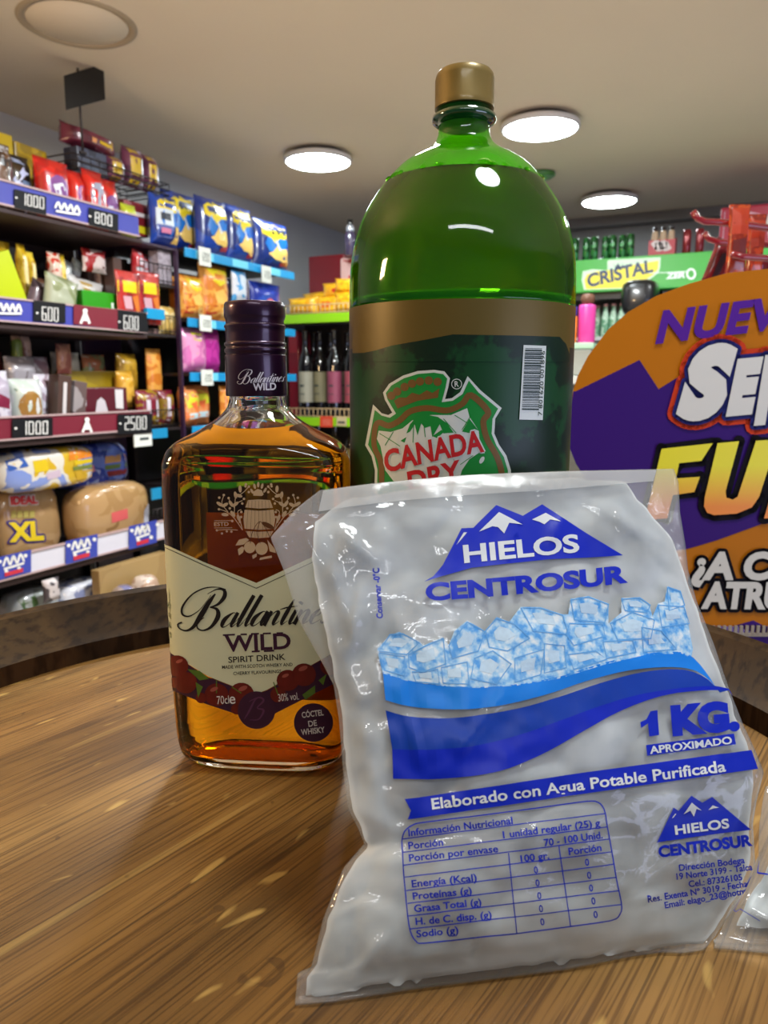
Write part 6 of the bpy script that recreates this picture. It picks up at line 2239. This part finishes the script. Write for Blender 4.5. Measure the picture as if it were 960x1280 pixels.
hw = on_axis(400, 413, 1, GY + .1).z - zw
for px, yy, lc, cc, lb in ((382, GY + .08, (150, 145, 126), (110, 84, 50), 'wine bottle with a cream label, first from the left on the lime shelf'), (400, GY + .17, (132, 124, 94), (120, 96, 56), 'wine bottle with a dull gold label, set back second from the left'),
                           (418, GY + .08, (140, 66, 88), (120, 92, 54), 'wine bottle with a pink label'), (440, GY + .08, (150, 70, 80), (130, 100, 56), 'wine bottle with a dull red label, beside the green bottle'), (392, GY + .31, (120, 110, 90), (150, 120, 70), 'wine bottle in the rear row, left of the pink label'),
                           (413, GY + .32, (120, 110, 90), (150, 120, 70), 'wine bottle in the rear row, behind the pink label'), (434, GY + .31, (120, 110, 90), (120, 100, 70), 'wine bottle in the rear row nearest the green bottle')):
    wine_bottle(px, yy, zw, hw, lc, cc, lb)
back_item('box', (361, 414, 373, 512), GY + .10, .16, [(112, 18, 34)], 'dark red tall carton at the left end of the wine shelf', 'wine_carton', 'carton', [((150, 30, 44), [(.1, .05), (.9, .05), (.9, .25), (.1, .25)])], z=zw)
for k, px in enumerate((376, 397, 418, 439)):
    wine_bottle(px, GY + .1, gz[2] + .023, .33, ((120, 100, 60), (90, 80, 60), (150, 140, 110), (110, 90, 50))[k], (110, 90, 60), ('bottle with an ochre label on the lowest wine shelf, left', 'bottle with a grey label on the lowest wine shelf', 'bottle with a pale label on the lowest wine shelf', 'bottle with a brown label on the lowest wine shelf, right')[k], (30, 22, 14))

# ================================================================== BEER COOLER along the back wall
FY = 4.95
fl, fr_ = -1.72, .55
hz0, hz1 = on_axis(780, 364, 1, FY).z - .0, on_axis(780, 323, 1, FY).z
cool = thing('beer_cooler', 'tall beer cooler with a lit green header sign by the back wall', 'cooler', ((fl + fr_) / 2, FY, 0))
CQ = Vector(((fl + fr_) / 2, FY, 0))
fw = fr_ - fl
m_cab = mat('cooler_black', (26, 26, 28), .4, coat=.3)
MB().box((0, .50, hz0 / 2 + .05), (fw, .03, hz0 - .1), mat('cooler_inner_back', (60, 66, 66), .5)).obj('back_panel', cool)
MB().box((0, .26, .10), (fw, .5, .20), m_cab).obj('base', cool)
for q in (-fw / 2, 0, fw / 2):
    MB().box((q, .26, hz0 / 2), (.035, .5, hz0), m_cab).obj('side_panel', cool)
MB().box((0, .26, hz0 - .02), (fw, .5, .04), m_cab).obj('top_panel', cool)
for z_ in (.5, .82, 1.14, 1.42):
    MB().box((0, .27, z_), (fw - .04, .46, .02), mat('cooler_shelf_white', (190, 196, 196), .4)).obj('shelf_board', cool)
MB().box((0, -.02, (hz0 + hz1) / 2), (fw, .06, hz1 - hz0), mat('green_header_sign', (66, 168, 66), .35, emit=(60, 190, 70), estr=.14), .004).obj('header_sign', cool)
MB().box((0, .26, hz1 - .012), (fw, .5, .024), m_cab).obj('sign_top', cool)
csf = lambda off: (lambda x, y: on_axis(x, y, 1, FY - .052 - off) - CQ)
hm = MB()
R1 = lambda pts: K(700, 220, .27083, pts)
i = Ink()
i.poly(R1([(105, 440), (150, 430), (220, 435), (218, 395), (225, 388), (465, 375), (462, 420), (455, 445), (400, 490), (350, 518), (110, 526), (100, 480)]))
i.emit(hm, mat('pale_sign_print', (196, 222, 190), .4, emit=(190, 226, 200), estr=.35), csf(.001))
i = Ink()
i.poly(R1([(125, 455), (170, 440), (260, 432), (340, 410), (455, 390), (452, 430), (430, 455), (370, 495), (330, 514), (120, 522), (112, 480)]))
i.emit(hm, mat('yellow_sign_print', (230, 216, 60), .4, emit=(240, 220, 60), estr=.3), csf(.002))
i = Ink()
i.text('CRISTAL', R1([(132, 512)])[0], R1([(432, 440)])[0], 15, .035, .15)
i.poly(R1([(245, 400), (255, 420), (268, 402), (280, 420), (292, 400), (285, 425), (255, 428)]))
i.emit(hm, mat('navy_sign_print', (46, 66, 104), .4), csf(.003))
i = Ink()
i.text('ZER', R1([(488, 474)])[0], R1([(578, 468)])[0], 7, .05, .2)
ox, oy = R1([(605, 452)])[0]
i.stroke([(ox + 5.0 * math.cos(q * PI / 8), oy + 6 * math.sin(q * PI / 8)) for q in range(16)], 2.6, False, close=True)
i.stroke(R1([(410, 448), (480, 446), (590, 440)]), .9)
i.emit(hm, mat('white_sign_print', (222, 232, 226), .4, emit=(230, 240, 236), estr=.35), csf(.003))
hm.obj('sign_lettering', cool)
# goods in the cooler
CAN = lambda r, h: [(r * .8, 0), (r, .006), (r, h - .014), (r * .82, h - .002), (r * .78, h), (r * .74, h - .004), (.0005, h - .004)]
m_gcan = wrapper([(14, 74, 32), (44, 130, 58), (160, 186, 160)], 22, .18, 1.0, .3)
m_rcan = mat('dark_red_can', (134, 28, 38), .18, .4, coat=.6)
m_canlid = mat('can_lid', (190, 192, 194), .3, .9)
ztop = hz1
hcan = on_axis(760, 296, 1, FY + .08).z - ztop
def can(px, Y, mt, label, group=None):
    p_ = on_axis(px, 310, 1, Y)
    t_ = thing('drink_can', label, 'can', (p_.x, Y, ztop + .001), 0, group)
    MB().lathe(CAN(.0235, hcan), mt, 24).obj('can_body', t_)
    MB().lathe([(.0185, hcan - .003), (.0005, hcan - .003)], m_canlid, 20, caps=False).obj('can_lid', t_)
    return t_
names = ('first', 'second', 'third', 'fourth', 'fifth', 'sixth', 'seventh')
for k, px in enumerate((719, 733, 743, 757, 766, 778, 788)):
    can(px, FY + .06 + .02 * (k % 2), m_gcan, names[k] + ' green and silver can from the left on top of the beer cooler', 'green cans on the cooler')
can(858, FY + .07, m_rcan, 'dark red can on top of the cooler, nearer the three brown bottles')
can(874, FY + .07, m_rcan, 'dark red can on top of the cooler, nearer the red hooks')
p0_, p1_ = on_axis(810, 319, 1, FY + .06), on_axis(843, 319, 1, FY + .06)
pw = p1_.x - p0_.x
t = thing('bottle_carrier', 'red cardboard carrier with white lettering on top of the beer cooler', 'carrier', ((p0_.x + p1_.x) / 2, FY + .11, ztop + .001))
hc = on_axis(826, 300, 1, FY + .06).z - ztop
tm_ = tray_mesh(pw, hc, .10, mat('carrier_red', (190, 60, 74), .4))
ob_ = tm_.obj('carrier_box', t)
ob_.rotation_euler = (0, 0, -PI / 2)
lm = MB()
i = Ink()
wob(i, -pw * .3, -hc * .75, pw * .3, -hc * .55, 0, 9)
i.v = [(x, y) for x, y in i.v]
i = Ink()
i.stroke([(-pw * .32, -hc * .62, .02), (-pw * .2, -hc * .74, .02), (-pw * .08, -hc * .58, .02), (.04 * pw, -hc * .72, .02), (pw * .16, -hc * .58, .02), (pw * .3, -hc * .68, .02)])
i.emit(lm, mat('carrier_white', (222, 206, 206), .4), lambda u, v: Vector((u, -.052, -v)))
lm.obj('carrier_lettering', t)
hb_ = on_axis(826, 285, 1, FY + .11).z - ztop
for k in range(3):
    x = (p0_.x + p1_.x) / 2 + (k - 1) * pw * .31
    t2 = thing('beer_bottle', ('left', 'middle', 'right')[k] + ' brown bottle of the three in the red carrier', 'bottle', (x, FY + .11, ztop + .0058), 0, 'bottles in the red carrier')
    MB().lathe([(.020, 0), (.022, .003), (.022, hb_ * .55), (.014, hb_ * .8), (.012, hb_ * .92), (.0005, hb_ * .92)], mat('brown_glass', (50, 26, 16), .1, coat=1), 20).obj('bottle_glass', t2)
    MB().lathe([(.0226, hb_ * .56), (.018, hb_ * .78), (.016, hb_ * .86)], mat('cream_neck_label', (196, 170, 140), .4), 20, caps=False).obj('neck_label', t2)
    MB().lathe([(.0145, hb_ * .91), (.015, hb_ * .97), (.012, hb_), (.0005, hb_)], m_bott, 16).obj('crown_cap', t2)
o = back_item('box', (899, 256, 985, 322), FY + .04, .3, [(170, 40, 66)], 'big red carton with white script on top of the cooler, behind the red hooks', 'drinks_carton', 'carton',
              [((206, 190, 214), [(.0, .1), (.07, .1), (.07, .95), (.0, .95)]), ((214, 160, 176), [(.3, .08), (.42, .14), (.6, .22), (.62, .34), (.5, .36), (.42, .26), (.3, .18)]), ((206, 206, 200), [(.72, .1), (.77, .06), (.74, .4), (.8, .75), (.74, .8), (.68, .4)])], z=ztop)
# bottles seen between the green bottle and the display
for k, (px, Y, py, z_) in enumerate(((758, FY + .12, 372, 1.431), (768, FY + .12, 372, 1.431), (778, FY + .12, 376, 1.431), (790, FY + .12, 376, 1.431), (748, FY + .2, 380, 1.431), (738, FY + .2, 380, 1.431))):
    p_ = on_axis(px, py, 1, Y)
    h_ = max(.18, min(p_.z, hz0 - .06) - z_)
    t2 = thing('chilled_bottle', ('first', 'second', 'third', 'fourth', 'rear right', 'rear left')[k] + ' pale green bottle on the cooler shelf under the sign', 'bottle', (p_.x, Y, z_), 0, 'pale bottles in the cooler')
    MB().lathe([(.019, 0), (.024, .004), (.024, h_ * .6), (.013, h_ * .82), (.012, h_ * .95), (.0005, h_ * .95)], wrapper([(120, 176, 140), (190, 220, 196), (70, 130, 96)], 30, .15, 2.0), 18).obj('bottle_glass', t2)
    MB().lathe([(.0145, h_ * .93), (.015, h_), (.0005, h_)], mat('pink_cap', (206, 150, 150), .4), 14).obj('cap', t2)
o = tag(loaf_mesh(.26, .20, .2, mat('black_bundle', (22, 22, 24), .35, coat=.4), 3).obj('black_bundle', None, (on_axis(800, 385, 1, FY - .3).x, FY - .3, on_axis(800, 396, 1, FY - .3).z)), 'rounded black bundle in front of the cooler, above the orange card edge', 'bundle')
# counter with small wares in the gap beside the green bottle
QY = 3.9
qz = on_axis(720, 470, 1, QY).z
qx0, qx1 = on_axis(640, 470, 1, QY).x, on_axis(850, 470, 1, QY).x
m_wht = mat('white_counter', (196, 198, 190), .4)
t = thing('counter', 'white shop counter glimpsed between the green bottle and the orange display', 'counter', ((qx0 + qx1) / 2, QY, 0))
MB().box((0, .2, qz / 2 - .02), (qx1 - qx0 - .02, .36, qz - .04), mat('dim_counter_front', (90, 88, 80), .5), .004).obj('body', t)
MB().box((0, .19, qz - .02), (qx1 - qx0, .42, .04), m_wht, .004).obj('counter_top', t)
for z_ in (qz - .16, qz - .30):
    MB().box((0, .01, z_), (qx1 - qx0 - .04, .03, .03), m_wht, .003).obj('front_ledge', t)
o.location.z = max(o.location.z, 0)
bk = on_axis(800, 398, 1, FY - .3)
tag(MB().lathe([(.12, 0), (.12, .02), (.025, .03), (.025, bk.z - .02), (.05, bk.z - .012), (.05, bk.z - .001), (.0005, bk.z - .001)], m_cab, 24).obj('pedestal', None, (o.location.x, FY - .3, 0)), 'black pedestal under the rounded black bundle, hidden behind the display', 'stand')
t = thing('storage_tub', 'grey plastic tub with a pale green lid on the counter beside the green bottle', 'tub', (on_axis(726, 450, 1, QY + .1).x, QY + .12, qz + .001))
hh = on_axis(726, 428, 1, QY + .1).z - qz
MB().box((0, 0, hh * .4), (.13, .14, hh * .8), mat('grey_tub', (150, 152, 142), .4), .012).obj('body', t)
MB().box((0, 0, hh * .88), (.145, .155, hh * .18), mat('pale_green_lid', (170, 206, 176), .4), .006).obj('lid', t)
zl = qz + hh * .975
pk = on_axis(733, 405, 1, QY + .12)
hj = on_axis(733, 381, 1, QY + .12).z - zl
t = thing('pink_jar', 'bright pink cylindrical jar standing on the pale green lid', 'jar', (pk.x, QY + .13, zl))
MB().lathe([(.040, 0), (.043, .004), (.043, hj * .94), (.040, hj), (.0005, hj)], mat('pink_plastic', (226, 70, 160), .35), 28).obj('jar_body', t)
tag(MB().lathe([(.02, 0), (.032, .012), (.036, .03), (.028, .05), (.0005, .058)], mat('brown_knob', (110, 70, 50), .5), 20).obj('brown_lid', None, (pk.x, QY + .13, zl + hj + .001)), 'brown rounded lid sitting on the pink jar', 'lid')
po_ = on_axis(716, 405, 1, QY + .09)
t = thing('spray_can', 'orange can with a blue top beside the pink jar', 'can', (po_.x, QY + .09, zl))
MB().lathe([(.02, 0), (.021, .003), (.021, hj * .7), (.0005, hj * .7)], mat('orange_plastic', (226, 120, 30), .35), 20).obj('can_body', t)
MB().lathe([(.019, hj * .7), (.019, hj * .92), (.015, hj * .96), (.0005, hj * .96)], mat('blue_cap', (50, 60, 170), .35), 20).obj('cap', t)


# ================================================================== let touching goods settle: whatever stands behind slides back until it is clear
def settle(rounds=16, step=.012):
    def wb_(o):
        M = Matrix.LocRotScale(o.location, o.rotation_euler, o.scale)
        V = [M @ v.co for v in o.data.vertices]
        lo = [min(v[k] for v in V) for k in range(3)]
        hi = [max(v[k] for v in V) for k in range(3)]
        return BVHTree.FromPolygons([tuple(v) for v in V], [tuple(p.vertices) for p in o.data.polygons]), lo, hi
    T = [wb_(o) for o, d in GOODS]
    side = [0.0] * len(GOODS)
    for r in range(rounds):
        moved = set()
        for a in range(len(GOODS)):
            for b_ in range(a + 1, len(GOODS)):
                (oa, da), (ob, db) = GOODS[a], GOODS[b_]
                if da != db:
                    continue
                A, B = T[a], T[b_]
                if any(A[1][k] > B[2][k] or B[1][k] > A[2][k] for k in range(3)):
                    continue
                if not A[0].overlap(B[0]):
                    continue
                lat = 1 if da.x else 0
                pl = min(A[2][lat], B[2][lat]) - max(A[1][lat], B[1][lat])
                ax = 1 - lat
                pd = min(A[2][ax], B[2][ax]) - max(A[1][ax], B[1][ax])
                if pl < min(pd, .035) and side[a] + pl < .04 and side[b_] + pl < .04:      # neighbours: part them sideways
                    s_ = 1 if oa.location[lat] < ob.location[lat] else -1
                    q = pl / 2 + .001
                    oa.location[lat] -= s_ * q
                    ob.location[lat] += s_ * q
                    side[a] += q
                    side[b_] += q
                    T[a], T[b_] = wb_(oa), wb_(ob)
                    moved.add(a)
                    continue
                # otherwise the one that stands farther back moves back
                back = a if oa.location.dot(da) > ob.location.dot(db) else b_
                o, d = GOODS[back]
                if back in moved:
                    continue
                if d.x and T[back][1][0] - step < SXB + .035:
                    o.location.z += .004
                else:
                    o.location += d * step
                T[back] = wb_(o)
                moved.add(back)
        if not moved:
            break


settle()
